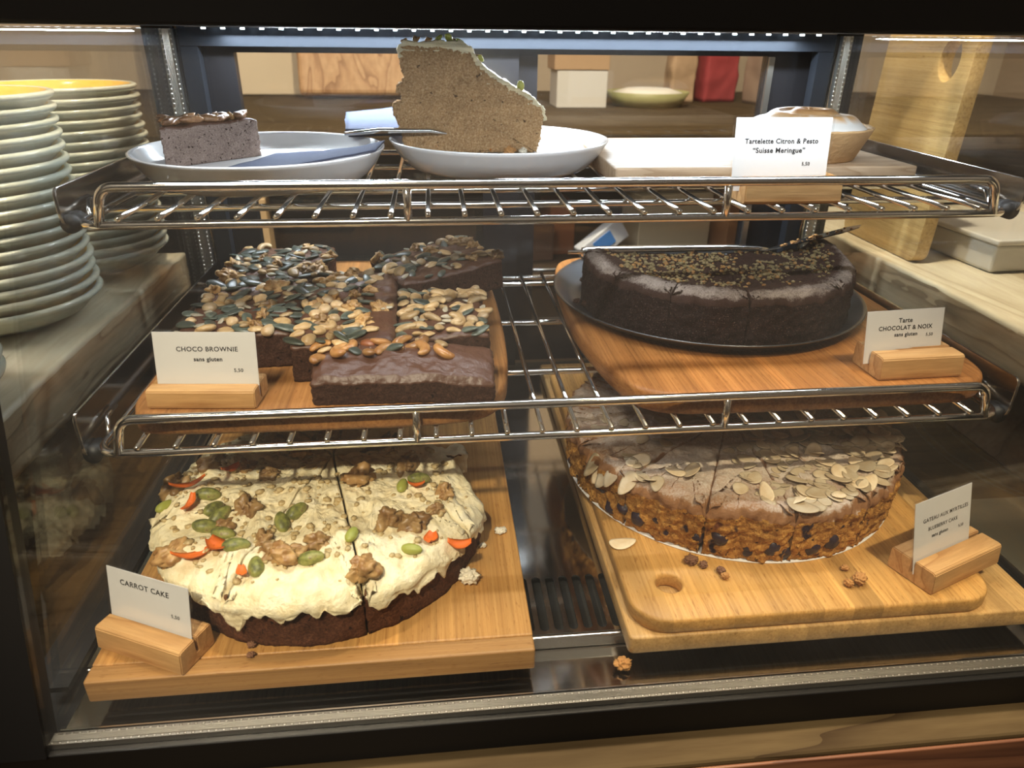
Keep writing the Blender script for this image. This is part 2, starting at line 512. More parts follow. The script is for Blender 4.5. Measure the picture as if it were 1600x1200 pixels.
def lump(outline, zb, zt, ds=0.0016, nz=10, rings=22, edge=0.003, amp=0.0008, sc=260, seed=0.0, top_amp=None, top_sc=None,
         mat_top=0, mat_side=1, side_pick=None, center=None, side_prof=None, mask=None):
    """solid from an outline with a bumpy top: zb, zt are numbers or functions of (x, y)"""
    fzb = zb if callable(zb) else (lambda x, y: zb)
    fzt = zt if callable(zt) else (lambda x, y: zt)
    fe = edge if callable(edge) else (lambda x, y: edge)
    ta = amp if top_amp is None else top_amp; ts = sc if top_sc is None else top_sc
    P = resample(outline, ds); k = len(P)
    c = Vector(center) if center else sum((Vector(p) for p in P), Vector((0, 0)))/k
    nr = []
    for i in range(k):
        t = (Vector(P[(i+1) % k])-Vector(P[i-1])).normalized(); nr.append(Vector((t.y, -t.x)))
    mb = MB(); vs = []
    def disp_side(i, z, ins):
        x, y = P[i][0]-nr[i].x*ins, P[i][1]-nr[i].y*ins
        d = amp*fr((x, y, z), sc, seed)*(mask(*P[i]) if mask else 1.0)
        return (x+nr[i].x*d, y+nr[i].y*d)
    zs = []
    for j in range(nz+1):
        for i in range(k):
            x, y = P[i]; b, t = fzb(x, y), fzt(x, y)
            u = j/nz; z = b+(t-fe(x, y)-b)*u
            ins = side_prof(u) if side_prof else 0.0
            q = disp_side(i, z, ins); vs.append((q[0], q[1], z))
    for a in (30, 60):                                           # rounded top edge
        for i in range(k):
            x, y = P[i]; t = fzt(x, y); r = math.radians(a); ed = fe(x, y)
            ins = ed*(1-math.cos(r)); z = t-ed+ed*math.sin(r)
            q = disp_side(i, z, ins+(side_prof(1.0) if side_prof else 0)); vs.append((q[0], q[1], z))
    lv = nz+3
    sp1 = side_prof(1.0) if side_prof else 0
    E0 = [fe(*P[i])+sp1 for i in range(k)]
    for g in range(rings):
        s = 1-g/rings
        for i in range(k):
            x0, y0 = P[i][0]-nr[i].x*E0[i], P[i][1]-nr[i].y*E0[i]
            x, y = c.x+(x0-c.x)*s, c.y+(y0-c.y)*s
            z = fzt(x, y)+ta*fr((x, y, 0.3), ts, seed+3)
            vs.append((x, y, z))
    n_l = lv+rings
    fs = []; ms = []
    for j in range(n_l-1):
        for i in range(k):
            fs.append((j*k+i, j*k+(i+1) % k, (j+1)*k+(i+1) % k, (j+1)*k+i))
            if j < nz:
                ms.append(side_pick(*P[i], j/nz) if side_pick else mat_side)
            else: ms.append(mat_top)
    ci = len(vs); vs.append((c.x, c.y, fzt(c.x, c.y)+ta*fr((c.x, c.y, .3), ts, seed+3)))
    for i in range(k):
        fs.append(((n_l-1)*k+i, (n_l-1)*k+(i+1) % k, ci)); ms.append(mat_top)
    bi = len(vs); vs.append((c.x, c.y, fzb(c.x, c.y)))
    for i in range(k): fs.append((i, bi, (i+1) % k)); ms.append(mat_side)
    mb.v = vs; mb.f = fs; mb.m = ms; mb.sm = [True]*len(fs)
    return mb

# ================================================================== THE SHOP ROOM
M['wall_plaster'] = plain('warm_plaster', (0.50, 0.40, 0.29), 0.85, bump=(30, 0.002, 0.3))
M['wall_panel'] = plank('wall_panel_wood', (0.33, 0.24, 0.16), (0.28, 0.20, 0.13), (0.20, 0.135, 0.085), 'Y', 0.6, 6)
M['floor_tile'] = plain('dark_floor', (0.10, 0.08, 0.065), 0.5)
struct(obj('floor', MB().box(-1.7, 1.7, -1.4, 1.9, -1.10, -1.05), M['floor_tile']), 'dark shop floor behind and below the counter', 'floor')
struct(obj('wall_back', MB().box(-1.7, 1.7, 1.75, 1.85, -1.05, 1.0), M['wall_plaster']), 'warm beige wall behind the back counter', 'wall')
struct(obj('wall_left', MB().box(-1.7, -1.6, -0.6, 1.75, -1.05, 1.0), M['wall_plaster']), 'warm beige wall beyond the stacked plates', 'wall')
struct(obj('wall_right', MB().box(1.6, 1.7, -0.6, 1.75, -1.05, 1.0), M['wall_panel']), 'brown wood panelled wall beyond the leaning board', 'wall')

# ------------------------------------------------------------------ counters
t = thing('serving_counter', 'wooden serving counter carrying the glass cake case', 'counter', (0, 0, -1.05))
obj('counter_top', MB().box(-1.5, 1.5, -0.134, 0.42, 0.856, 0.896, bev=0.003), M['counter'], t)
obj('edge_strip', MB().box(-1.5, 1.5, -0.1365, -0.1342, 0.80, 0.8925, bev=0.001), M['counter_edge'], t)
obj('cabinet', MB().box(-1.5, 1.5, -0.12, 0.40, 0.0, 0.856), M['dark_wood'], t)

def live_slab(name, label, x0, x1, y0, y1, z0, z1, inner, seed):
    """thick sawn slab whose INNER long edge is rough"""
    n = 70; out = []
    for i in range(n+1):
        y = y0+(y1-y0)*i/n
        out.append((inner+0.004*fr((y, 0, 0), 22, seed), y))
    other = x0 if inner == x1 else x1
    poly = out+[(other, y1), (other, y0)] if inner == x1 else [(other, y0)] + [(other, y0)]
    if inner == x1: poly = [(other, y0)]+out+[(other, y1)]
    else: poly = [(other, y1)]+out[::-1]+[(other, y0)]
    # ccw check
    A = sum(poly[i][0]*poly[(i+1) % len(poly)][1]-poly[(i+1) % len(poly)][0]*poly[i][1] for i in range(len(poly)))
    if A < 0: poly = poly[::-1]
    mb = lump(poly, z0, z1, ds=0.012, nz=8, rings=10, edge=0.004, amp=0.0016, sc=70, seed=seed, top_amp=0.0003, mat_side=1)
    o = obj(name, mb, [M['slab'], M['slab_bark']])
    return tag(o, label, 'counter slab')
M['slab_bark'] = plank('sawn_slab_edge', (0.44, 0.35, 0.23), (0.35, 0.27, 0.17), (0.19, 0.135, 0.08), 'Y', 0.6, 45)
live_slab('wooden_slab', 'pale thick wooden slab under the stacks of plates', -1.15, -0.395, -0.36, 0.485, -0.058, -0.012, -0.395, 3.0)
live_slab('wooden_slab', 'thick rough edged wooden slab under the leaning cutting board', 0.412, 1.15, -0.36, 0.60, -0.036, 0.008, 0.412, 8.0)
tag(obj('slab_support', MB().box(-1.15, -0.43, -0.10, 0.40, -0.154, -0.0575, bev=0.002), M['dark_wood']), 'dark wooden support below the slab with the plates', 'support')
tag(obj('wooden_crate', MB().box(0.47, 0.80, 0.10, 0.38, -0.154, -0.0365, bev=0.003), M['crate_wood']), 'dim brown wooden crate under the rough slab', 'crate')

tag(obj('lit_counter_patch', MB().box(0.362, 1.0, -0.125, 0.095, -0.1538, -0.1495, bev=0.001), plain('lit_counter_tone', (0.22, 0.215, 0.165), 0.55)), 'dull grey green lit patch of counter right of the glass case', 'mat')  # lighter block added to imitate the lit counter surface

# ------------------------------------------------------------------ behind the case
t = thing('back_counter', 'wooden back counter with open shelf behind the case', 'counter', (0, 1.2, -1.05))
obj('counter_top', MB().box(-1.5, 1.5, -0.40, 0.54, 1.105, 1.135, bev=0.004), M['counter'], t)
obj('shelf', MB().box(-1.5, 1.5, -0.38, 0.50, 0.875, 0.890), M['dark_wood'], t)
obj('cabinet', MB().box(-1.5, 1.5, -0.36, 0.54, 0, 0.875), M['dark_wood'], t)
obj('back_panel', MB().box(-1.5, 1.5, 0.20, 0.25, 0.890, 1.105), M['dark_wood'], t)
obj('front_rail', MB().tube([(-1.4, -0.395, 0.905), (1.4, -0.395, 0.905)], 0.004), M['steel'], t)
kraft = plain('kraft_paper', (0.50, 0.33, 0.19), 0.8, bump=(60, 0.002, 0.4))
white_b = plain('white_packaging', (0.72, 0.70, 0.66), 0.6)
o = obj('end_grain_board', MB().box(-0.165, 0.165, -0.02, 0.02, 0, 0.34, bev=0.012), M['end_grain'], None, (-0.235, 1.46, 0.0900), (-0.22, 0, 0))
tag(o, 'brown wooden board with ring grain standing on the back counter', 'board')
o = obj('cardboard_panel', MB().box(-0.19, 0.19, -0.012, 0.012, 0, 0.30, bev=0.004), plain('cream_panel', (0.70, 0.58, 0.42), 0.7), None, (-0.56, 1.55, 0.0855), (-0.12, 0, 0))
tag(o, 'cream panel standing beside the ring grained board', 'panel')
t = thing('takeaway_box', 'kraft and white takeaway box on the back counter', 'box', (0.235, 1.28, 0.0855))
obj('body', MB().box(-0.055, 0.055, -0.05, 0.05, 0, 0.075, bev=0.002), white_b, t)
obj('sleeve', MB().box(-0.062, 0.057, -0.052, 0.052, 0.0755, 0.14, bev=0.002), kraft, t)
# pie on a plate
t = thing('pie_dish', 'blurred green rimmed pie dish on the back counter', 'dish', (0.40, 1.30, 0.0855))
obj('dish', MB().lathe([(0, 0), (0.075, 0), (0.095, 0.03), (0.09, 0.03), (0.07, 0.006), (0, 0.006)], 48), plain('green_dish', (0.36, 0.36, 0.16), 0.4), t)
obj('filling', MB().lathe([(0, 0.038), (0.05, 0.036), (0.078, 0.028), (0.078, 0.012), (0, 0.012)], 48), white_b, t)
for i, (x, y, w, h, c, nm, lb) in enumerate([
        (0.505, 1.40, 0.06, 0.22, (0.46, 0.31, 0.19), 'paper_bag', 'tan paper bag standing left of the red bag'),
        (0.60, 1.42, 0.085, 0.24, (0.36, 0.045, 0.05), 'paper_bag', 'red paper bag on the back counter'),
        (0.70, 1.36, 0.07, 0.21, (0.30, 0.21, 0.15), 'paper_bag', 'brown paper bag standing right of the red bag')]):
    pl = rrect(-w/2, w/2, -0.035, 0.035, 0.008)
    mb = lump(pl, 0, h, ds=0.006, nz=24, rings=6, edge=0.004, amp=0.006, sc=16, seed=i*5.1)
    o = obj(nm, mb, [plain('bag_paper_%d' % i, c, 0.8)]*2, None, (x, y, 0.0855), (0, 0, 0.15*i))
    tag(o, lb, 'bag')
# things on the open shelf below
for i, (x, y, w, h, c, lb) in enumerate([
        (0.045, 0.93, 0.05, 0.085, (0.30, 0.13, 0.04), 'amber carton on the open shelf, first left of the blue packet'),
        (0.105, 0.95, 0.05, 0.070, (0.10, 0.045, 0.025), 'dark brown carton on the open shelf between amber carton and blue packet'),
        (0.150, 0.99, 0.05, 0.100, (0.32, 0.10, 0.03), 'orange carton on the open shelf behind the blue packet'),
        (0.355, 0.94, 0.15, 0.125, (0.52, 0.45, 0.33), 'beige carton on the open shelf behind the chocolate tart'),
        (0.505, 0.93, 0.12, 0.125, (0.22, 0.105, 0.05), 'reddish wooden box on the open shelf behind the chocolate tart')]):
    o = obj('carton', MB().box(-w/2, w/2, -0.04, 0.04, 0, h, bev=0.002), plain('carton_%d' % i, c, 0.6), None, (x, y, -0.1595), (0, 0, 0.06*i))
    tag(o, lb, 'carton')
t = thing('packet', 'tilted white packet with blue label behind the tart pan', 'packet', (0.215, 0.872, -0.135), 0.25)
obj('wrapper', MB().box(-0.048, 0.048, -0.012, 0.012, -0.022, 0.022, bev=0.003), plain('packet_white', (0.62, 0.66, 0.75), 0.3), t, (0, 0, 0.022), (0, -0.6, 0))
obj('label_panel', MB().box(-0.02, 0.02, -0.0135, -0.0122, -0.012, 0.014), plain('packet_blue', (0.05, 0.22, 0.65), 0.3), t, (0, 0, 0.022), (0, -0.6, 0))
o = obj('notice_board', MB().box(-0.26, 0.26, -0.01, 0.01, 0, 0.125, bev=0.002), plain('dark_slate', (0.03, 0.032, 0.037), 0.5), None, (-0.215, 0.90, -0.1595))
tag(o, 'dark slate board on the open shelf behind the brownies', 'board')
o = obj('wooden_post', MB().box(-0.022, 0.022, -0.018, 0.018, 0, 0.14, bev=0.002), plain('tan_post', (0.55, 0.38, 0.2), 0.6), None, (-0.392, 0.845, -0.1595))
tag(o, 'tan wooden upright on the open shelf left of the slate', 'upright')

# ================================================================== DISPLAY CASE
SL = 0.373
case = thing('display_case', 'refrigerated glass countertop case with black frame and two shelves', 'display case', (0, 0.14, -0.154))
CO = Vector((0, 0.14, -0.154))
def cpart(name, mb, mats, parent=None, sm=None):
    """a case part given in world coordinates"""
    p = parent or case
    off = CO if parent is None else CO
    mb.v = [(v[0]-CO.x, v[1]-CO.y, v[2]-CO.z) for v in mb.v]
    o = obj(name, mb, mats, p)
    if sm: smooth_by_angle(o, sm)
    return o
def sbox(mb, x0, x1, o0, o1, z0, z1, mat=0):
    vs = [(x, (o1 if k else o0)+SL*z, z) for z in (z0, z1) for k in (0, 1) for x in (x0, x1)]
    return mb.add(vs, [(0, 2, 3, 1), (4, 5, 7, 6), (0, 1, 5, 4), (2, 6, 7, 3), (0, 4, 6, 2), (1, 3, 7, 5)], mat)

def gbox(mb, o0, o1):
    vs = []
    for z, xi in ((-0.1283, 0.3105), (0.2325, 0.3355)):
        for o_ in (o0, o1):
            for x in (-xi, xi): vs.append((x, o_+SL*z, z))
    return mb.add(vs, [(0, 2, 3, 1), (4, 5, 7, 6), (0, 1, 5, 4), (2, 6, 7, 3), (0, 4, 6, 2), (1, 3, 7, 5)])
cpart('base', MB().box(-0.352, 0.352, -0.095, 0.40, -0.154, -0.1362, bev=0.001), M['void'])
cpart('front_sill', MB().box(-0.354, 0.354, -0.1135, -0.096, -0.154, -0.1285, bev=0.0012), M['black'])
for s in (-1, 1):
    mb = MB(); vs = []
    for z, xi in ((-0.1283, 0.311), (0.2325, 0.336)):
        for o_ in (-0.0675, -0.0535):
            for x in (xi, 0.354): vs.append((s*x, o_+SL*z, z))
    mb.add(vs, [(0, 2, 3, 1), (4, 5, 7, 6), (0, 1, 5, 4), (2, 6, 7, 3), (0, 4, 6, 2), (1, 3, 7, 5)])
    cpart('front_post', mb, M['black'])
cpart('top_frame', MB().box(-0.42, 0.42, 0.012, 0.055, 0.2335, 0.300, bev=0.002), M['black'])
cpart('roof', MB().box(-0.352, 0.352, 0.0555, 0.40, 0.2405, 0.285, bev=0.002), M['black'])
mb = MB(); gbox(mb, -0.066, -0.062); cpart('front_glass', mb, M['front_glass'])
mb = MB(); sbox(mb, -0.3128, 0.3128, -0.0533, -0.0493, -0.1283, 0.2325); cpart('front_glass', mb, M['front_glass'])

def spacer_mat():
    m, nt, b, out = new_mat('perforated_spacer')
    tc = N(nt, 'ShaderNodeTexCoord'); sp = N(nt, 'ShaderNodeSeparateXYZ'); nt.links.new(tc.outputs['UV'], sp.inputs[0])
    fx = math_n(nt, 'SUBTRACT', math_n(nt, 'FRACT', sp.outputs['X']), 0.5)
    ay = math_n(nt, 'SUBTRACT', math_n(nt, 'ABSOLUTE', math_n(nt, 'SUBTRACT', sp.outputs['Y'], 0.5)), 0.37)
    d = math_n(nt, 'SQRT', math_n(nt, 'ADD', math_n(nt, 'POWER', math_n(nt, 'MULTIPLY', fx, 0.36), 2), math_n(nt, 'POWER', ay, 2)))
    dot = N(nt, 'ShaderNodeMapRange'); dot.inputs['From Min'].default_value = 0.05; dot.inputs['From Max'].default_value = 0.09
    nt.links.new(d, dot.inputs['Value'])
    ln = math_n(nt, 'SINE', math_n(nt, 'MULTIPLY', sp.outputs['Y'], 60))
    band = math_n(nt, 'LESS_THAN', math_n(nt, 'ABSOLUTE', math_n(nt, 'SUBTRACT', sp.outputs['Y'], 0.5)), 0.27)
    h = math_n(nt, 'ADD', math_n(nt, 'MULTIPLY', dot.outputs[0], -2.0), math_n(nt, 'MULTIPLY', math_n(nt, 'MULTIPLY', ln, band), 0.35))
    b.inputs['Metallic'].default_value = 1.0; b.inputs['Roughness'].default_value = 0.36
    c = mix(nt, math_n(nt, 'SUBTRACT', 1.0, dot.outputs[0]), (0.40, 0.385, 0.35), (0.95, 0.93, 0.88))  # dots lightened in the base colour as painted highlights
    nt.links.new(c, b.inputs['Base Color'])
    add_bump(nt, b, 1, 0.0006, 1.0, src=h)
    return m
M['spacer'] = spacer_mat()
def spacer(p0, p1, width, thick, parent_name='glazing_spacer'):
    """thin metal bar p0-p1; WIDTH is the across vector, THICK the depth vector; the face on the thick side carries UVs"""
    p0, p1, w, th = map(Vector, (p0, p1, width, thick))
    mb = MB(); vs = []
    for p in (p0, p1):
        for q in (p, p+w, p+w+th, p+th): vs.append(q-CO)
    mb.add(vs, [(0, 1, 2, 3), (4, 7, 6, 5), (0, 4, 5, 1), (1, 5, 6, 2), (2, 6, 7, 3), (3, 7, 4, 0)])
    me = mb.mesh(parent_name, M['spacer'])
    L = (p1-p0).length/0.0042
    uv = me.uv_layers.new(name='uv')
    cor = [(0, 0), (0, 1), (0, 1), (0, 0), (L, 0), (L, 1), (L, 1), (L, 0)]
    for li, l in enumerate(me.loops): uv.data[li].uv = cor[l.vertex_index]
    bm = bmesh.new(); bm.from_mesh(me); bmesh.ops.recalc_face_normals(bm, faces=bm.faces); bm.to_mesh(me); bm.free()
    return put(parent_name, me, case)
zb = -0.1283
spacer((-0.312, -0.0618+SL*zb, zb+0.0042), (0.312, -0.0618+SL*zb, zb+0.0042), (0, 0.0076, 0), (0, 0, -0.004))
# side panes (double glazed)
for s in (-1, 1):
    for xa, xb in ((0.3135, 0.3175), (0.3295, 0.3335)):
        yz = [(-0.049+SL*-0.1283, -0.1283), (0.349, -0.1283), (0.349, 0.2325), (-0.039+SL*0.2325, 0.2325)]
        if xa > 0.32: yz = [(-0.0395+SL*-0.1283, -0.1283), (0.349, -0.1283), (0.349, 0.2325), (-0.0395+SL*0.2325, 0.2325)]
        else: yz = [(-0.0395+SL*-0.1283, -0.1283), (0.349, -0.1283), (0.349, 0.2325), (-0.0395+SL*0.2325, 0.2325)]
        mb = MB(); vs = [(s*x, y, z) for x in (xa, xb) for (y, z) in yz]
        mb.add(vs, [(0, 1, 2, 3), (7, 6, 5, 4), (0, 4, 5, 1), (1, 5, 6, 2), (2, 6, 7, 3), (3, 7, 4, 0)])
        cpart('side_glass', mb, M['glass'])
    spacer((s*0.318, 0.342, -0.127), (s*0.318, 0.342, 0.232), (s*0.011, 0, 0), (0, 0.005, 0))
    xs_ = sorted((s*0.318, s*0.329)); cpart('glazing_seal', MB().box(xs_[0], xs_[1], -0.07, 0.341, -0.128, -0.124), M['black_rubber'])
    cpart('corner_trim', MB().tube([(s*0.3195, 0.3565, -0.127), (s*0.3195, 0.3565, 0.232)], 0.0042, 16), M['chrome'])
    x0, x1 = (0.322, 0.352) if s > 0 else (-0.352, -0.322)
    cpart('rear_post', MB().box(x0, x1, 0.3625, 0.40, -0.154, 0.2405, bev=0.002), M['dark_alu'])
    # shelf carriers: upright polished plates on the side glass
    for (z0, z1, y0) in ((0.1225, 0.1475, 0.052), (-0.012, 0.0215, 0.004)):
        xa, xb = (0.3095, 0.3115)
        pl = rrect(y0, 0.336, z0, z1, [0.010, 0.003, 0.003, 0.005], 5)
        mb = MB(); prism(mb, pl, 0, 0.002, 0.0004)
        mb.v = [(s*(xa+v[2]), v[0], v[1]) for v in mb.v]
        b_ = cpart('shelf_bracket', mb, M['bracket_steel'])
        kn = MB().tube([(s*0.3085, 0.338, z0+0.012), (s*0.3085, 0.347, z0+0.012)], 0.008, 16)
        cpart('knob', kn, M['black_rubber'], b_)
        cp = MB().tube([(s*0.3075, y0+0.003, z0+0.003), (s*0.3075, y0+0.016, z0+0.003)], 0.0058, 14)
        cpart('rubber_cap', cp, M['black_rubber'], b_)
# rear sliding doors
for (X0, X1, a, b_, y) in ((-0.3205, -0.0005, -0.272, -0.037, 0.3645), (-0.018, 0.3205, 0.020, 0.260, 0.3785)):
    fr_ = MB()
    zt, zbm, y1 = 0.2125, -0.073, y+0.012
    fr_.box(X0, a, y, y1, -0.123, 0.2400); fr_.box(b_, X1, y, y1, -0.123, 0.2400)
    fr_.box(a, b_, y, y1, zt, 0.2400); fr_.box(a, b_, y, y1, -0.123, zbm)
    d = cpart('sliding_door', fr_, M['dark_alu'])
    cpart('door_glass', MB().box(a, b_, y+0.004, y+0.008, zbm, zt), M['glass'], d)
# inner rear reveal: the frame the doors run in (mitred bars round the opening)
rv = MB()
rv.box(-0.3155, 0.3155, 0.350, 0.3635, 0.2180, 0.2400)
rv.box(-0.3155, -0.300, 0.350, 0.3635, -0.123, 0.2175); rv.box(0.300, 0.3155, 0.350, 0.3635, -0.123, 0.2175)
cpart('door_track', rv, M['rail_alu'])
cpart('door_seal', MB().box(0.2605, 0.2665, 0.3745, 0.3783, -0.07, 0.2120), M['spacer'])
# LED strip with its chips
st = cpart('led_strip', MB().box(-0.30, 0.30, 0.322, 0.340, 0.2335, 0.2400), M['steel'])
ch = MB()
for i in range(35):
    ch.box(-0.286+i*0.0168-0.0016, -0.286+i*0.0168+0.0016, 0.3265, 0.3295, 0.2321, 0.2334)
cpart('led_chips', ch, M['led'], st)
# deck: mirror sheet with slotted vent and folded lip
def deck():
    z = -0.123; mb = MB()
    outer = [(-0.3125, -0.0565), (0.3125, -0.0565), (0.3125, 0.349), (-0.3125, 0.349)]
    holes = []
    for i in range(9):
        cx = -0.0446+i*0.0098
        x0, x1 = cx-0.0031, cx+0.0031
        h = []
        for (yy, a0) in ((-0.0505, PI), (-0.0050, 0)):
            for j in range(9): h.append((cx+0.0031*math.cos(a0+PI*j/8), yy+0.0031*math.sin(a0+PI*j/8)))
        holes.append(h)
    for zz in (z, z-0.0014):
        polys = [[Vector((x, y, zz)) for x, y in p] for p in [outer]+holes]
        flat = [v for p in polys for v in p]; o = len(mb.v); mb.v += [v[:] for v in flat]
        for t_ in tessellate_polygon(polys): mb.f.append(tuple(o+q for q in t_)); mb.m.append(0); mb.sm.append(False)
    n = len(mb.v)//2; off = 0
    for p in [outer]+holes:
        for j in range(len(p)):
            a, b = off+j, off+(j+1) % len(p)
            mb.f.append((a, b, b+n, a+n)); mb.m.append(0); mb.sm.append(False)
        off += len(p)
    return mb
cpart('deck', deck(), M['mirror_steel'])
cpart('deck_lip', MB().box(-0.3125, 0.3125, -0.0595, -0.0566, -0.1335, -0.1232, bev=0.0012), M['steel'])
cpart('front_trough', MB().box(-0.3125, 0.3125, -0.0955, -0.0566, -0.1360, -0.1340), M['mirror_steel'])
cpart('trough_lip', MB().box(-0.3125, 0.3125, -0.0985, -0.0957, -0.1360, -0.1285, bev=0.0006), M['steel'])

# ------------------------------------------------------------------ wire shelves
def wire_shelf(y0, z0, label, rail_top, y1=0.331):
    t = thing('wire_shelf', label, 'shelf', (0, y0, z0))
    D = y1-y0
    fr_ = fillet([(-0.3015, 0, -0.0042), (0.3015, 0, -0.0042), (0.3015, D, -0.0042), (-0.3015, D, -0.0042)], 0.014, 6, True)
    obj('frame', MB().tube(fr_, 0.0027, 12, closed=True), M['chrome'], t)
    for y in (0.0453, 0.0963, 0.2004, 0.310):
        if y - 0 > D-0.01: continue
        obj('cross_bar', MB().tube([(-0.3005, y, -0.0042), (0.3005, y, -0.0042)], 0.0024, 10), M['chrome'], t)
    w0 = MB().tube([(0, -0.0022, 0), (0, D, 0)], 0.0017, 10).mesh('wire', M['chrome'])
    for i in range(25):
        put('wire', w0, t, ((i-12)*0.023, 0, 0))
    h = rail_top
    rail = fillet([(-0.288, 0, -0.004), (-0.283, 0, h), (0.283, 0, h), (0.288, 0, -0.004)], 0.010, 7)
    obj('guard_rail', MB().tube(rail, 0.0030, 14), M['chrome'], t)
    for x in (-0.1042, 0.1002):
        obj('rail_post', MB().tube([(x, 0, -0.004), (x, 0, h)], 0.0026, 12), M['chrome'], t)
    # side loops towards the carriers
    for s in (-1, 1):
        obj('side_hook', MB().tube(fillet([(s*0.3015, 0.02, -0.0042), (s*0.3065, 0.035, 0.004), (s*0.3065, 0.05, 0.004)], 0.004), 0.0015, 8), M['chrome'], t)
    return t
wire_shelf(0.0, 0.0, 'lower chrome wire shelf carrying the brownies and chocolate tart', 0.0195)
wire_shelf(0.0485, 0.130, 'upper chrome wire shelf carrying the two plates and tartlet', 0.0185)

# ================================================================== BOARDS
def board(name, label, outline, z0, z1, mat, bev=0.003, hole=None, ends=None):
    xs = [p[0] for p in outline]; ys = [p[1] for p in outline]
    c = ((min(xs)+max(xs))/2, (min(ys)+max(ys))/2)
    sh = lambda P: [(x-c[0], y-c[1]) for x, y in P]
    mb = MB(); prism(mb, sh(outline), 0, z1-z0, bev, sh(hole) if hole else None)
    o = obj(name, mb, mat, None, (c[0], c[1], z0)); smooth_by_angle(o, 50)
    return tag(o, label, 'board')
def circ(cx, cy, r, n=28, sx=1.0):
    return [(cx+sx*r*math.cos(2*PI*i/n), cy+r*math.sin(2*PI*i/n)) for i in range(n)]
# bottom left: board with a cross-laid front strip
t = thing('bamboo_board', 'thick bamboo board under the frosted carrot cake', 'board', (-0.168, 0.10, -0.123))
obj('panel', MB().box(-0.132, 0.132, -0.1715, 0.20, 0, 0.0165, bev=0.0012), M['bamboo_warm'], t)
obj('front_strip', MB().box(-0.132, 0.132, -0.184, -0.1717, 0, 0.0165, bev=0.0014), M['bamboo_cross'], t)
board('bamboo_board', 'large square bamboo board lying under the holed paddle board', rrect(0.025, 0.3095, -0.0785, 0.335, 0.004, 4), -0.1229, -0.1092, M['bamboo_pale'], 0.0015)
board('paddle_board', 'rounded bamboo board with finger hole under the blueberry cake', rrect(0.0285, 0.2765, -0.0775, 0.30, [0.024, 0.024, 0.02, 0.02], 10), -0.1090, -0.0970, M['bamboo_gold'], 0.0025,
      hole=circ(0.0595, -0.0435, 0.0088))
board('bamboo_board', 'brown bamboo board under the brownies on the lower shelf', catmull([(-0.285, 0.06), (-0.282, 0.022), (-0.262, 0.0085), (-0.16, 0.0052), (-0.085, 0.0065), (-0.052, 0.020), (-0.040, 0.06), (-0.036, 0.15), (-0.038, 0.25), (-0.046, 0.325), (-0.062, 0.334), (-0.16, 0.335), (-0.262, 0.335), (-0.281, 0.325), (-0.285, 0.22), (-0.286, 0.13)], 8),
      0.0018, 0.018, M['bamboo_brown'], 0.0035)
board('bamboo_board', 'orange toned bamboo board under the round tart pan', catmull([(0.0225, 0.14), (0.028, 0.085), (0.037, 0.040), (0.050, 0.016), (0.080, 0.0062), (0.16, 0.0052), (0.24, 0.0062), (0.285, 0.012), (0.3045, 0.040), (0.3058, 0.12), (0.3055, 0.25), (0.298, 0.318), (0.27, 0.33), (0.17, 0.331), (0.075, 0.331), (0.043, 0.320), (0.030, 0.285), (0.024, 0.22)], 8),
      0.0018, 0.018, M['bamboo_orange'], 0.0035)
o = board('pine_board', 'pale pine board under the meringue tartlet', rrect(0.0440, 0.2775, 0.122, 0.285, 0.002, 3), 0.1318, 0.1448, M['pine_board'], 0.0014)
# leaning cutting board outside, on the rough slab
lb = MB(); q = rrect(-0.075, 0.075, 0.0, 0.245, [0.012, 0.012, 0.018, 0.018], 6)
prism(lb, q, 0, 0.016, 0.0015, hole=circ(0.040, 0.203, 0.0205, 32, 0.75))
lb.v = [(v[2], -v[0], v[1]) for v in lb.v]
o = obj('cutting_board', lb, [M['bamboo_leany'] if 'bamboo_leany' in M else M['bamboo_lean']], None, (0.433, 0.387, 0.0088), (0, 0.03, 0.0)); smooth_by_angle(o, 40)
tag(o, 'upright bamboo cutting board with oval hole leaning beyond the side glass', 'board')
t = thing('plastic_box', 'shallow translucent plastic food box on the rough slab', 'box', (0.545, 0.33, 0.0085), 0.06)
M['pl_box'] = plain('frosted_plastic', (0.52, 0.50, 0.46), 0.25)
obj('tub', MB().box(-0.055, 0.075, -0.055, 0.06, 0, 0.030, bev=0.004), M['pl_box'], t)
obj('lid', MB().box(-0.059, 0.079, -0.059, 0.064, 0.0302, 0.036, bev=0.002), M['pl_box'], t)

# ================================================================== PLATES OUTSIDE
def stack_plate():
    mb = MB()
    prof = [(0, 0.0018), (0.040, 0.0018), (0.042, 0.0), (0.047, 0.0), (0.050, 0.003), (0.066, 0.0085), (0.0765, 0.0190), (0.0795, 0.0208), (0.0815, 0.0226), (0.0822, 0.0244), (0.0813, 0.0261), (0.0790, 0.0268), (0.0765, 0.0261),
            (0.0745, 0.0238), (0.064, 0.0124), (0.048, 0.0074), (0, 0.0068)]
    mats = [0]*12+[1]*4
    mb.lathe(prof, 72, mats); return mb.mesh('dinner_plate', [M['stoneware'], M['yellow_glaze']])
PL = stack_plate()
ORD = ['top', 'second', 'third', 'fourth', 'fifth', 'sixth', 'seventh', 'eighth', 'ninth', 'tenth', 'eleventh', 'twelfth', 'thirteenth', 'fourteenth', 'fifteenth', 'sixteenth', 'seventeenth', 'eighteenth']
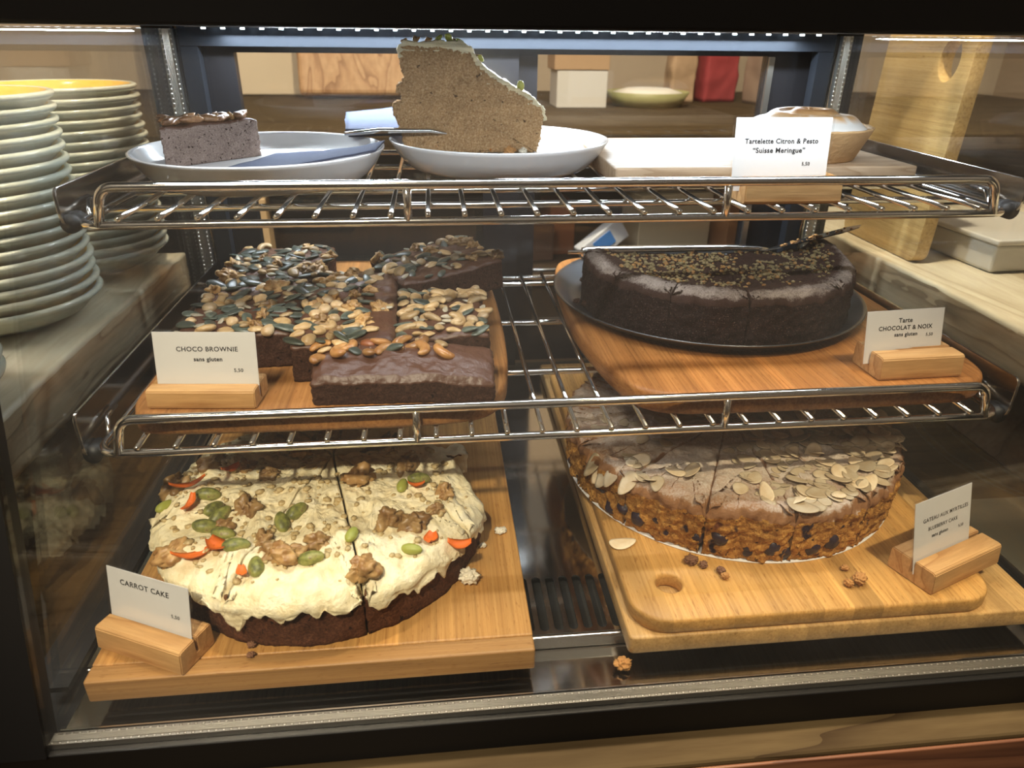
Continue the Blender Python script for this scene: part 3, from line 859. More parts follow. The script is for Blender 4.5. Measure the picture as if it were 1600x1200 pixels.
for (sx, sy, n, dz, wh, grp) in ((-0.478, 0.434, 18, 0.0097, 'rear plate stack beside the case', 'plates in the rear stack'),
                             (-0.486, 0.265, 17, 0.0106, 'tall front plate stack beside the case', 'plates in the front stack'),
                             (-0.476, 0.070, 7, 0.0106, 'low plate stack at the frame edge', 'plates in the low stack')):
    for i in range(n):
        k = n-1-i
        o = put('dinner_plate', PL, None, (sx+random.uniform(-.001, .001), sy+random.uniform(-.001, .001), -0.0115+dz*i), (0, 0, random.random()*6))
        pos = 'topmost plate, yellow inside,' if k == 0 else '%s plate from the top' % ORD[k]
        if k == n-1: pos = 'lowest plate'
        tag(o, '%s of the %s' % (pos, wh), 'plate', grp)

# ================================================================== PRICE SIGNS
def text_mesh(lines):
    """lines: (text, centre x, centre z, width, weight) on the card plane -> flat lettering mesh"""
    mb = MB()
    for (s, cx, cz, w, wt) in lines:
        cu = bpy.data.curves.new('lettering', 'FONT'); cu.body = s; cu.size = 0.01; cu.resolution_u = 3
        cu.space_character = 1.08; cu.offset = wt
        o = bpy.data.objects.new('tmp_text', cu); COL.objects.link(o)
        dg = bpy.context.evaluated_depsgraph_get()
        me = bpy.data.meshes.new_from_object(o.evaluated_get(dg))
        vs = [v.co for v in me.vertices]
        x0, x1 = min(v.x for v in vs), max(v.x for v in vs); y0, y1 = min(v.y for v in vs), max(v.y for v in vs)
        k = w/(x1-x0)
        mb.add([(cx+(v.x-(x0+x1)/2)*k, 0, cz+(v.y-(y0+y1)/2)*k) for v in vs], [tuple(p.vertices) for p in me.polygons])
        bpy.data.objects.remove(o); bpy.data.curves.remove(cu); bpy.data.meshes.remove(me)
    return mb
def sign(label, A, B, z, lines, L=0.064, d=0.028, h=0.0165, slot=0.012, card=(0.0, 0.062, 0.05), cyaw=0.0, lean=0.0, notch=None):
    A, B = Vector(A), Vector(B); v = B-A
    yaw = math.atan2(v.y, v.x)
    t = thing('price_sign', label, 'price sign', (A.x, A.y, z), yaw, 'price signs in wooden holders')
    mb = MB()
    sec = [(0.0014, 0), (d-0.0014, 0), (d, 0.0012), (d, h-0.0012), (d-0.0012, h), (slot+0.0015, h), (slot+0.0015, h-0.010), (slot-0.0002, h-0.010), (slot-0.0002, h), (0.0032, h), (0.0016, h-0.0012), (0, 0.0014)]
    n = len(sec)
    Lx = [(0, 0.0), (1, 1.0)]
    for x, q in ((0, 0), (L, 0)):
        mb.v += [(x, y, zz) for y, zz in sec]
    for j in range(n): mb.f.append((j, (j+1) % n, (j+1) % n+n, j+n)); mb.m.append(0); mb.sm.append(False)
    for b in (0, n):
        P = [Vector((mb.v[b+j])) for j in range(n)]
        for q in tessellate_polygon([P]): mb.f.append(tuple(b+i for i in q)); mb.m.append(0); mb.sm.append(False)
    o = obj('holder', mb, M['pine'], t)
    bm = bmesh.new(); bm.from_mesh(o.data)
    bmesh.ops.bevel(bm, geom=[e for e in bm.edges if e.calc_length() > L*0.9 or (abs(e.verts[0].co.x-e.verts[1].co.x) < 1e-6 and len(e.link_faces) == 2 and e.calc_face_angle(0) > 1.2)], offset=0.0006, segments=2, affect='EDGES')
    bm.to_mesh(o.data); bm.free()
    x0, x1, top = card
    w = x1-x0; zb_ = h-0.0095; H = top-zb_
    c = obj('card', MB().box(0, w, 0, 0.0003, 0, H), M['paper'], t, (x0, slot+0.00045+lean*0.0085, zb_), (lean, 0, cyaw))
    e = 0.0016
    obj('clear_sleeve', MB().box(-e, w+e, -0.00028, 0.00058, -0.0001, H+e), M['sleeve'], c)
    if lines:
        tm = text_mesh([(s, cx*w, (1-cz)*(top-h)+(h-zb_), wf*w, wt) for (s, cx, cz, wf, wt) in lines])
        tm.v = [(v[0], -0.00012, v[2]) for v in tm.v]
        obj('lettering', tm, M['ink'], c, fix=False)
    return t
R_ = 0.00018
sign('wooden price holder with white card reading carrot cake', (-0.3012, -0.0585), (-0.2442, -0.0850), -0.1064,
     [('CARROT CAKE', 0.46, 0.26, 0.60, R_), ('5,50', 0.82, 0.68, 0.10, R_)], card=(0.0005, 0.0610, 0.0495), L=0.0635, slot=0.014, lean=-0.17)
sign('wooden price holder with white card reading choco brownie', (-0.2713, 0.0150), (-0.2059, 0.0095), 0.0181,
     [('CHOCO BROWNIE', 0.52, 0.33, 0.60, R_), ('sans gluten', 0.52, 0.54, 0.28, R_*1.6), ('5,50', 0.81, 0.75, 0.09, R_)], card=(0.0035, 0.0675, 0.0455), L=0.0675, h=0.0125, slot=0.012, lean=-0.20)
sign('wooden price holder with white card reading tarte chocolat and noix', (0.2141, 0.0150), (0.2750, 0.0172), 0.0181,
     [('Tarte', 0.50, 0.27, 0.18, R_*1.4), ('CHOCOLAT & NOIX', 0.51, 0.46, 0.70, R_*1.4), ('sans gluten', 0.52, 0.65, 0.30, R_*1.6), ('5,50', 0.83, 0.68, 0.09, R_)],
     card=(-0.0045, 0.0560, 0.0440), L=0.0625, d=0.034, slot=0.016, cyaw=0.04, lean=-0.22)
sign('wooden price holder with white card reading gateau aux myrtilles', (0.2278, -0.0723), (0.2930, -0.0475), -0.0969,
     [('GATEAU AUX MYRTILLES', 0.545, 0.36, 0.80, R_), ('BLUEBERRY CAKE', 0.50, 0.53, 0.52, R_), ('sans gluten', 0.45, 0.68, 0.29, R_*1.4), ('5,50', 0.83, 0.70, 0.09, R_)],
     card=(-0.0010, 0.0575, 0.0575), L=0.071, d=0.034, slot=0.0165, lean=-0.24)
sign('wooden price holder with white card reading tartelette citron and pesto', (0.1151, 0.0555), (0.1817, 0.0556), 0.1319,
     [('Tartelette Citron & Pesto', 0.49, 0.40, 0.77, R_*1.3), ('“Suisse Meringue”', 0.47, 0.57, 0.55, R_*1.3), ('5,50', 0.77, 0.80, 0.085, R_)],
     card=(-0.0060, 0.0595, 0.0530), L=0.0668, d=0.030, h=0.0165, slot=0.012, lean=-0.14)

# ================================================================== FOOD MATERIALS
M['brownie_crumb'] = crumb('brownie_crumb', (0.028, 0.012, 0.008), (0.058, 0.025, 0.016), (0.10, 0.048, 0.030), 700, 0.0012, True, rough=0.8)
M['brownie_crust'] = plain('brownie_crust', (0.088, 0.036, 0.019), 0.42, bump=(220, 0.0010, 0.7))
M['slice_crumb'] = crumb('brownie_slice_crumb', (0.16, 0.112, 0.095), (0.25, 0.185, 0.16), (0.34, 0.265, 0.235), 900, 0.0008, True, pore_col=(0.035, 0.016, 0.012), rough=0.85, pore_scale=420, pore_th=0.61)
M['carrot_crumb'] = crumb('carrot_crumb', (0.33, 0.175, 0.075), (0.56, 0.34, 0.16), (0.76, 0.54, 0.31), 620, 0.0026, True, pore_scale=210, pore_th=0.665,
                          spots=[(95, 0.72, (0.50, 0.17, 0.03)), (120, 0.74, (0.12, 0.07, 0.03))])
M['carrot_base'] = crumb('carrot_cake_base', (0.045, 0.015, 0.008), (0.095, 0.034, 0.016), (0.16, 0.062, 0.028), 600, 0.0010, True, rough=0.7)
M['carrot_cut'] = crumb('carrot_cake_cut', (0.10, 0.045, 0.02), (0.18, 0.085, 0.04), (0.26, 0.14, 0.07), 800, 0.001, True)
M['blue_crumb'] = crumb('blueberry_crumb', (0.28, 0.115, 0.022), (0.52, 0.245, 0.055), (0.70, 0.40, 0.11), 420, 0.0026, True, pore_scale=230, pore_th=0.65,
                        spots=[(70, 0.635, (0.028, 0.014, 0.028)), (60, 0.66, (0.17, 0.055, 0.02))])

def frosting_mat():
    m, nt, b, out = new_mat('cream_frosting')
    v = mapped(nt, (1, 1, 1))
    n1 = noise_tex(nt, v, 90, 4, 0.6); n2 = noise_tex(nt, v, 420, 3, 0.6)
    c = ramp(nt, [(0.3, (0.76, 0.62, 0.36)), (0.5, (0.87, 0.76, 0.49)), (0.7, (0.90, 0.82, 0.60))], n1)
    nt.links.new(c, b.inputs['Base Color']); b.inputs['Roughness'].default_value = 0.45
    h = math_n(nt, 'ADD', n1, math_n(nt, 'MULTIPLY', n2, 0.35))
    add_bump(nt, b, 1, 0.0022, 0.8, src=h)
    return m
M['frosting'] = frosting_mat()

def dusted(name, base_d, base_l, sugar, r_in, r_out, base_amt, rim_amt, scale=700, rough=0.8):
    """baked crust sieved with sugar; the sugar lies mostly between radius r_in and r_out and on upward faces"""
    m, nt, b, out = new_mat(name)
    v = mapped(nt, (1, 1, 1))
    n1 = noise_tex(nt, v, 130, 4, 0.65); n2 = noise_tex(nt, v, scale, 4, 0.75); n3 = noise_tex(nt, v, 28, 3, 0.6)
    c = mix(nt, n1, base_d, base_l)
    tc = N(nt, 'ShaderNodeTexCoord'); sp = N(nt, 'ShaderNodeSeparateXYZ'); nt.links.new(tc.outputs['Object'], sp.inputs[0])
    r = math_n(nt, 'SQRT', math_n(nt, 'ADD', math_n(nt, 'POWER', sp.outputs['X'], 2), math_n(nt, 'POWER', sp.outputs['Y'], 2)))
    rm = N(nt, 'ShaderNodeMapRange'); rm.inputs['From Min'].default_value = r_in; rm.inputs['From Max'].default_value = r_out
    rm.inputs['To Min'].default_value = base_amt; rm.inputs['To Max'].default_value = rim_amt
    nt.links.new(r, rm.inputs['Value'])
    ge = N(nt, 'ShaderNodeNewGeometry'); sn = N(nt, 'ShaderNodeSeparateXYZ'); nt.links.new(ge.outputs['Normal'], sn.inputs[0])
    up = N(nt, 'ShaderNodeMapRange'); up.inputs['From Min'].default_value = 0.05; up.inputs['From Max'].default_value = 0.75
    nt.links.new(sn.outputs['Z'], up.inputs['Value'])
    a = math_n(nt, 'MULTIPLY', rm.outputs[0], math_n(nt, 'ADD', math_n(nt, 'MULTIPLY', up.outputs[0], 0.9), 0.1))
    t = math_n(nt, 'ADD', math_n(nt, 'MULTIPLY', n2, 0.55), math_n(nt, 'MULTIPLY', n3, 0.62))
    th = math_n(nt, 'SUBTRACT', 1.12, math_n(nt, 'MULTIPLY', a, 0.95))
    k = N(nt, 'ShaderNodeMapRange'); nt.links.new(t, k.inputs['Value'])
    nt.links.new(math_n(nt, 'SUBTRACT', th, 0.10), k.inputs['From Min']); nt.links.new(math_n(nt, 'ADD', th, 0.22), k.inputs['From Max'])
    c = mix(nt, k.outputs[0], c, sugar)
    nt.links.new(c, b.inputs['Base Color']); b.inputs['Roughness'].default_value = rough
    b.inputs['Specular IOR Level'].default_value = 0.25
    add_bump(nt, b, 1, 0.0012, 0.8, src=math_n(nt, 'ADD', n1, math_n(nt, 'MULTIPLY', n2, 0.6)))
    return m
M['blue_top'] = dusted('sugared_almond_crust', (0.24, 0.11, 0.05), (0.40, 0.20, 0.085), (0.66, 0.58, 0.49), 0.03, 0.128, 0.80, 0.62)
M['choc_top'] = dusted('chocolate_crust', (0.030, 0.015, 0.011), (0.075, 0.036, 0.024), (0.46, 0.38, 0.32), 0.088, 0.104, 0.10, 0.66)
M['choc_side'] = crumb('chocolate_side', (0.010, 0.005, 0.004), (0.024, 0.011, 0.009), (0.050, 0.023, 0.017), 520, 0.0020, True, rough=0.7, spots=[(1100, 0.655, (0.24, 0.17, 0.14))])
def pist_mat():
    m, nt, b, out = new_mat('pistachio_skin')
    v = mapped(nt, (1, 1, 1)); n1 = noise_tex(nt, v, 190, 3, 0.6)
    c = ramp(nt, [(0.35, (0.10, 0.10, 0.035)), (0.5, (0.23, 0.24, 0.055)), (0.60, (0.34, 0.33, 0.09)), (0.72, (0.16, 0.07, 0.06))], n1)
    nt.links.new(c, b.inputs['Base Color']); b.inputs['Roughness'].default_value = 0.45
    return m
M['pistachio'] = pist_mat()
M['pist_green'] = plain('pistachio_kernel', (0.36, 0.38, 0.07), 0.45, bump=(300, 0.0006, 0.6))
def nut_mat(name, a, b_, sc=160, rough=0.42, bump=0.0006):
    m, nt, b, out = new_mat(name)
    v = mapped(nt, (1, 1, 1)); n1 = noise_tex(nt, v, sc, 3, 0.6)
    oi = N(nt, 'ShaderNodeObjectInfo')
    c = ramp(nt, [(0.35, a), (0.65, b_)], n1)
    t = N(nt, 'ShaderNodeMapRange'); t.inputs['To Min'].default_value = 0.50; t.inputs['To Max'].default_value = 1.12
    nt.links.new(oi.outputs['Random'], t.inputs['Value'])
    c = mix(nt, 1.0, c, t.outputs[0], 'MULTIPLY')
    nt.links.new(c, b.inputs['Base Color']); b.inputs['Roughness'].default_value = rough
    add_bump(nt, b, 1, bump, 0.6, src=n1)
    return m
M['walnut'] = nut_mat('walnut_kernel', (0.30, 0.145, 0.045), (0.62, 0.39, 0.155), 140)
M['cashew'] = nut_mat('cashew_kernel', (0.50, 0.31, 0.13), (0.68, 0.49, 0.26), 90, 0.35)
M['cashew_roast'] = nut_mat('roasted_cashew', (0.40, 0.17, 0.05), (0.60, 0.32, 0.11), 90, 0.3)
M['pumpkin'] = nut_mat('pumpkin_seed_skin', (0.050, 0.062, 0.050), (0.115, 0.135, 0.105), 120, 0.30)
M['hazel'] = nut_mat('hazelnut_kernel', (0.48, 0.30, 0.14), (0.70, 0.54, 0.33), 110, 0.35)
M['sunflower'] = nut_mat('sunflower_kernel', (0.42, 0.36, 0.26), (0.60, 0.54, 0.40), 110, 0.4)
M['almond'] = nut_mat('almond_flake', (0.74, 0.56, 0.34), (0.88, 0.74, 0.52), 80, 0.5, 0.0003)
M['almond_skin'] = plain('roasted_almond', (0.26, 0.085, 0.03), 0.35, bump=(260, 0.0005, 0.6))
M['petal'] = plain('orange_petal', (0.78, 0.16, 0.015), 0.5)
M['crumb_white'] = plain('frosting_crumb', (0.82, 0.74, 0.58), 0.6, bump=(500, 0.001, 0.8))
M['crumb_brown'] = plain('brown_cake_crumb', (0.22, 0.10, 0.05), 0.8, bump=(700, 0.001, 0.8))
M['crumb_gold'] = plain('golden_cake_crumb', (0.50, 0.24, 0.07), 0.8, bump=(700, 0.001, 0.8))

# ------------------------------------------------------------------ nut shapes
def cashew_mesh(name, r, th, arc, mat, seed):
    pts, rs = [], []
    n = 15
    for i in range(n):
        u = i/(n-1); a = math.radians(-arc/2+arc*u)
        pts.append((r*math.sin(a), r*math.cos(a)-r*0.7, 0))
        rs.append(max(0.0002, th*math.sin(PI*min(max(u*0.96+0.02, 0), 1))**0.45*(1.12-0.25*u)))
    mb = MB().tube(pts, rs, 12)
    mb.v = [(x, y, z*0.85+0.0002*fr((x, y, z), 500, seed)) for x, y, z in mb.v]
    return mb.mesh(name, mat)
def ell_mesh(name, rad, mat, amp=0.06, sc=1.5, seed=0, taper=0.0, sub=3):
    mb = MB().blob((0, 0, 0), rad, sub, amp, sc, seed)
    if taper: mb.v = [(x, y*(1-taper*x/rad[0]), z) for x, y, z in mb.v]
    return mb.mesh(name, mat)
def walnut_mesh(name, s, seed, mat='walnut', el=1.3):
    mb = MB(); bm = bmesh.new(); bmesh.ops.create_icosphere(bm, subdivisions=4, radius=1)
    vs = []
    for v in bm.verts:
        p = v.co.copy()
        w = noise.turbulence(p*1.25+Vector((seed, 0, seed)), 4, False)
        g = abs(p.y)
        k = 0.72+0.55*w-0.28*math.exp(-(g/0.16)**2)
        vs.append((p.x*s*el*k, p.y*s*k, p.z*s*0.85*k))
    bm.verts.index_update()
    mb.add(vs, [[v.index for v in f.verts] for f in bm.faces], 0, True); bm.free()
    return mb.mesh(name, M[mat])
def flake_mesh(name, a, b_, bend, mat):
    mb = MB(); n = 18; rings = 4; vs = []; th = 0.0007
    for s in (1, -1):
        for g in range(rings+1):
            q = g/rings
            for j in range(n):
                t = 2*PI*j/n; x, y = a*q*math.cos(t)*(1+0.12*math.cos(t)), b_*q*math.sin(t)*(1-0.18*math.cos(t))
                vs.append((x, y, bend*(x/a)**2*a+s*th*0.5*(1-0.4*q)))
    N1 = (rings+1)*n; fs = []
    for o in (0, N1):
        for g in range(rings):
            for j in range(n):
                fs.append((o+g*n+j, o+g*n+(j+1) % n, o+(g+1)*n+(j+1) % n, o+(g+1)*n+j))
    for j in range(n): fs.append((rings*n+j, rings*n+(j+1) % n, N1+rings*n+(j+1) % n, N1+rings*n+j))
    mb.add(vs, fs, 0, True)
    me = mb.mesh(name, mat)
    bm = bmesh.new(); bm.from_mesh(me); bmesh.ops.remove_doubles(bm, verts=bm.verts, dist=1e-6); bmesh.ops.recalc_face_normals(bm, faces=bm.faces); bm.to_mesh(me); bm.free()
    return me
NUT = {
 'cashew': [cashew_mesh('cashew', 0.0052, 0.0034, a, M['cashew'], a) for a in (190, 160, 215)],
 'roast': [cashew_mesh('cashew', 0.0062, 0.0038, a, M['cashew_roast'], a) for a in (170, 200)],
 'pumpkin_seed': [ell_mesh('pumpkin_seed', (0.0066+0.0005*i, 0.0036, 0.0016), M['pumpkin'], 0.04, 1.2, i, 0.28) for i in range(3)],
 'hazelnut': [ell_mesh('hazelnut', (0.0048, 0.0042, 0.0036), M['hazel'], 0.08, 1.4, i, 0.1) for i in range(2)],
 'nut_half': [ell_mesh('nut_half', (0.0060, 0.0038, 0.0022), M['cashew'], 0.16, 1.6, i+5, 0.2) for i in range(3)],
 'sunflower_seed': [ell_mesh('sunflower_seed', (0.0045, 0.0021, 0.0014), M['sunflower'], 0.1, 1.5, i, 0.35) for i in range(2)],
 'walnut': [walnut_mesh('walnut', 0.0064+0.0006*i, 2.1*i+1) for i in range(3)],
 'almond': [ell_mesh('almond', (0.0068, 0.0046, 0.0036), M['almond_skin'], 0.05, 1.2, 3, 0.3)],
}

def brownie(label, cx, cy, w, d, h, rz, seed, z, nuts, spacing=0.0090, tilt=(0, 0), top=None, bare=None, side_nuts=0):
    rnd = random.Random(seed)
    t = thing('brownie', label, 'brownie', (cx, cy, z), rz, 'nut brownies on the lower shelf')
    t.rotation_euler = (tilt[0], tilt[1], rz)
    zt = lambda x, y: (h if top is None else top(x, y, h))+0.0016*fr((x, y, 0), 45, seed)-0.002*max(0, (max(abs(x)/(w/2), abs(y)/(d/2)))-0.86)/0.14
    out = rrect(-w/2, w/2, -d/2, d/2, 0.003, 4)
    mb = lump(out, 0, zt, ds=0.0016, nz=12, rings=20, edge=0.0022, amp=0.0010, sc=330, seed=seed, top_amp=0.0007, top_sc=160)
    obj('cake', mb, [M['brownie_crust'], M['brownie_crumb']], t, fix=False)
    kinds = list(nuts); wts = [nuts[k] for k in kinds]
    nx, ny = max(1, int(w/spacing)), max(1, int(d/spacing))
    for j in range(ny):
        for i in range(nx):
            x = -w/2+w*(i+0.5+rnd.uniform(-.42, .42))/nx; y = -d/2+d*(j+0.5+rnd.uniform(-.42, .42))/ny
            k = rnd.choices(kinds, wts)[0]
            if bare and bare(x, y, rnd): continue
            nm = {'roast': 'cashew'}.get(k, k)
            fl = k in ('pumpkin_seed', 'sunflower_seed', 'nut_half')
            o = put(nm, rnd.choice(NUT[k]), t, (x, y, zt(x, y)+(0.0008 if fl else 0.0008)+rnd.uniform(-.0008, .0008)),
                    (rnd.uniform(-.35, .35), rnd.uniform(-.35, .35), rnd.random()*2*PI))
            s = rnd.uniform(0.85, 1.2)*(1.12 if k == 'pumpkin_seed' else 1.0); o.scale = (s, s*rnd.uniform(.85, 1.1), s*0.9)
    return t
MIXN = {'cashew': 1.5, 'pumpkin_seed': 5.6, 'hazelnut': 0.9, 'nut_half': 2.6, 'sunflower_seed': 2.4, 'walnut': 1.3}
ZB = 0.0182
brownie('nut brownie piece in the front row behind the choco brownie card', -0.2315, 0.130, 0.079, 0.116, 0.027, 0.03, 1, ZB, MIXN)
brownie('rearmost nut brownie piece with a bare torn corner, near the door frame', -0.2300, 0.243, 0.088, 0.098, 0.027, 0.0, 2, ZB, MIXN, bare=lambda x, y, r: (x < -0.005 and y > 0.015 and r.random() < 0.75))
brownie('middle nut brownie piece with glossy bare right edge', -0.1545, 0.1265, 0.070, 0.158, 0.028, 0.03, 3, ZB, MIXN, bare=lambda x, y, r: (x > 0.014 and r.random() < 0.85), spacing=0.0095)
brownie('cashew topped brownie piece beside the board edge on the right', -0.0855, 0.110, 0.0645, 0.096, 0.026, 0.02, 4, ZB, {'cashew': 4.5, 'pumpkin_seed': 2.6, 'hazelnut': 1.2, 'nut_half': 2.2, 'sunflower_seed': 1.5})
brownie('tilted brownie piece resting high with its dark crumb side showing', -0.088, 0.222, 0.094, 0.080, 0.027, 0.42, 5, ZB+0.0075, MIXN, tilt=(0.02, -0.09), bare=lambda x, y, r: r.random() < 0.25)
brownie('low front brownie slab with few roasted nuts and bare crust', -0.1110, 0.029, 0.1165, 0.038, 0.027, -0.03, 18, ZB, {'roast': 4, 'almond': 1.3, 'pumpkin_seed': 0.9, 'nut_half': 1.0},
        spacing=0.0092, top=lambda x, y, h: h-0.009*max(0, (0.004-y)/0.023)-0.005*max(0, (x-0.02)/0.04), bare=lambda x, y, r: (y < -0.002 and x > -0.045) or x > 0.028 or (y < 0.006 and r.random() < 0.3))

# ================================================================== CARROT CAKE
def wedge(c, R, a, b, gap=0.0006, step=2.0):
    """slice outline from star point c; R(theta deg) -> radius"""
    n = max(3, int((b-a)/step)); P = [c]
    for i in range(n+1):
        th = a+(b-a)*i/n
        P.append((c[0]+R(th)*math.cos(math.radians(th)), c[1]+R(th)*math.sin(math.radians(th))))
    m = math.radians((a+b)/2)
    q = gap/max(0.2, math.sin(math.radians((b-a)/2)))
    return [(x+math.cos(m)*q, y+math.sin(m)*q) for x, y in P]
def ray_circle(c, o, rad):
    def R(th):
        d = Vector((math.cos(math.radians(th)), math.sin(math.radians(th)))); p = Vector(c)-Vector(o)
        bq = p.dot(d); return -bq+math.sqrt(max(0, bq*bq-(p.length_squared-rad*rad)))
    return R
def carrot_cake():
    ox, oy, oz = -0.175, 0.045, -0.1063
    t = thing('carrot_cake', 'cut round carrot cake with cream frosting, pistachios and walnuts', 'cake', (ox, oy, oz))
    star = (0.002, 0.034); rad = 0.116
    base = ray_circle(star, (0, 0), rad)
    def R(th):
        r = base(th)
        # straight side left by the slice already taken out at the right
        d = Vector((math.cos(math.radians(th)), math.sin(math.radians(th))))
        p, q = Vector((0.114, -0.022)), Vector((0.083, 0.036)); e = q-p; n = Vector((-e.y, e.x))
        den = d.dot(n)
        if -40 < th < 8 and abs(den) > 1e-6:
            k = (p-Vector(star)).dot(n)/den
            if 0 < k < r: r = k
        return r
    H = 0.034
    ang = [8, 12-54, -76.5, -109, -150, -190, -232, -272, -305]
    ang = ang[::-1]
    FT = lambda x, y: 0.0455-0.010*max(0, (math.hypot(x, y)-0.080)/0.04)**2+0.0040*fr((x, y, 0), 33, 4.0)+0.0024*fr((x, y, 2), 105, 2.0)
    FB = lambda x, y: (0.0245+0.010*fr((x, y, 1), 60, 6.0)+0.004*fr((x, y, 1), 190, 1.0)) if math.hypot(x, y) > 0.1 else 0.031
    for i in range(len(ang)-1):
        a, b = ang[i], ang[i+1]
        P = wedge(star, R, a, b, 0.0007)
        cen = sum((Vector(p) for p in P), Vector((0, 0)))/len(P)
        Pb = P
        arc = lambda x, y, u: 0 if math.hypot(x, y) > rad-0.008 else 1
        m_ = math.radians((a+b)/2); cc = (star[0]+0.07*math.cos(m_), star[1]+0.07*math.sin(m_))
        Pb = wedge(star, lambda th: R(th)-0.005, a, b, 0.0007)
        mk = lambda x, y: min(1.0, max(0.0, (math.hypot(x, y)-(rad-0.014))/0.008))
        mb = lump(Pb, 0, H, ds=0.0020, nz=12, rings=6, edge=0.002, amp=0.0016, sc=110, seed=4.0, mat_top=1, side_pick=lambda x, y, u: 0 if math.hypot(x, y) > rad-0.016 else 1, center=cc, mask=mk)
        s = obj('slice', mb, [M['carrot_base'], M['carrot_cut']], t, fix=False)
        mb = lump(P, FB, FT, ds=0.0016, nz=10, rings=26, edge=lambda x, y: 0.0012+0.0055*min(1, max(0, (math.hypot(x, y)-0.098)/0.010)), amp=0.0026, sc=75, seed=20.0, top_amp=0.0010, top_sc=210, mat_side=0, center=cc, mask=mk)
        obj('frosting', mb, [M['frosting']]*2, s, fix=False)
    def topz(x, y): return FT(x, y)
    rnd = random.Random(5)
    def at(nm, me, wx, wy, dz, rot, s=1.0):
        x, y = wx-ox, wy-oy
        o = put(nm, me, t, (x, y, topz(x, y)+dz), rot); o.scale = (s, s, s); return o
    pm = [ell_mesh('pistachio', (0.0068, 0.0038, 0.0036), M['pistachio'], 0.07, 1.3, i, 0.12) for i in range(3)]
    pg = [ell_mesh('pistachio', (0.0064, 0.0034, 0.0032), M['pist_green'], 0.07, 1.3, i, 0.12) for i in range(2)]
    P = [(-0.253, 0.033, 0), (-0.244, 0.014, 1.2), (-0.245, -0.003, 0.1), (-0.232, -0.011, -0.3), (-0.220, -0.026, 0.1), (-0.196, -0.004, 1.9), (-0.188, 0.006, 0.9), (-0.204, -0.045, 1.8), (-0.172, -0.042, 0.0), (-0.106, 0.034, 0.3), (-0.238, 0.006, 0.9)]
    for i, (x, y, r) in enumerate(P): at('pistachio', pm[i % 3], x, y, 0.0022, (rnd.uniform(-.4, .4), rnd.uniform(-.3, .3), r), 1.28)
    for i, (x, y, r) in enumerate([(-0.148, -0.025, 1.3), (-0.110, -0.036, -0.3), (-0.283, 0.031, 1.0), (-0.118, 0.028, 1.4)]): at('pistachio', pg[i % 2], x, y, 0.0022, (0, 0, r), 1.1)
    W = [(-0.222, 0.014, 1.4, 1.35), (-0.196, -0.034, 0.4, 1.1), (-0.186, -0.038, 0.2, 1.2), (-0.204, -0.020, 1.2, .95), (-0.168, -0.027, 0.3, 1.0), (-0.138, -0.050, 1.0, 1.3), (-0.150, 0.043, 0.3, 1.7), (-0.125, -0.005, 1.3, 1.3), (-0.110, -0.010, 2.4, 1.2), (-0.088, 0.019, .8, 1.0), (-0.282, 0.055, 1.1, 1.4), (-0.262, -0.022, .4, 1.2),
         (-0.197, 0.082, .4, 1.3), (-0.115, 0.060, 1.2, 1.2), (-0.262, 0.075, .6, 1.2), (-0.235, 0.070, 2.0, 1.0), (-0.215, 0.055, .2, .9), (-0.180, 0.100, .2, 1.3), (-0.220, 0.100, 1.4, 1.2), (-0.093, 0.000, 0.5, .75), (-0.232, -0.001, .7, .8)]
    for i, (x, y, r, s) in enumerate(W): at('walnut', NUT['walnut'][i % 3], x, y, 0.0018, (rnd.uniform(-.4, .4), rnd.uniform(-.4, .4), r), s*1.15)
    def petal_mesh(L, w, curl, seed):
        mb = MB(); n, k = 12, 5; vs = []
        for s in (0, 1):
            for i in range(n+1):
                u = i/n
                for j in range(k+1):
                    q = j/k-0.5; ww = w*(0.35+0.65*math.sin(PI*min(u*0.85+0.08, 1)))
                    vs.append((L*(u-0.5), ww*q*1.0, curl*L*(u-0.5)**2*2+0.35*w*abs(q)+0.0004*fr((u*.02, q*.02, 0), 200, seed)+s*0.0004))
        o2 = (n+1)*(k+1); fs = []
        for s in (0, o2):
            for i in range(n):
                for j in range(k):
                    a = s+i*(k+1)+j; fs.append((a, a+1, a+k+2, a+k+1))
        for i in range(n):
            for j in (0, k):
                a = i*(k+1)+j; fs.append((a, a+k+1, a+k+1+o2, a+o2))
        for j in range(k):
            for i in (0, n):
                a = i*(k+1)+j; fs.append((a, a+1, a+1+o2, a+o2))
        mb.add(vs, fs, 0, True); return mb.mesh('petal', M['petal'])
    for i, (x, y, r, L, w) in enumerate([(-0.268, 0.040, 0.45, .020, .0042), (-0.261, 0.021, 1.35, .013, .0045), (-0.246, -0.030, 0.50, .021, .0055), (-0.232, -0.025, -0.5, .012, .008), (-0.212, -0.050, 1.9, .010, .004), (-0.098, -0.024, 1.2, .008, .006), (-0.080, -0.026, 0.0, .013, .006), (-0.108, 0.024, 0.1, .010, .004), (-0.245, 0.062, .8, .012, .004)]):
        at('petal', petal_mesh(L*1.2, w*1.6, 0.4, i), x, y, 0.0022, (rnd.uniform(-.3, .3), rnd.uniform(-.2, .2), r))
    # chopped walnut pressed into the cream
    cm = MB()
    for i in range(420):
        a = rnd.random()*2*PI; r = 0.108*math.sqrt(rnd.random())
        x, y = r*math.cos(a), r*math.sin(a)
        th = (math.degrees(math.atan2(y-star[1], x-star[0])))
        if 5 < th < 56 or (-42 < th < 6 and math.hypot(x-star[0], y-star[1]) > R(th)-0.006): continue
        s = rnd.choice([.0010, .0015, .0021, .0027])
        cm.blob((x, y, topz(x, y)+0.0005), (s*1.3, s, s*0.6), 1, 0.3, 1.5, i, Matrix.Rotation(rnd.random()*6, 3, 'Z'))
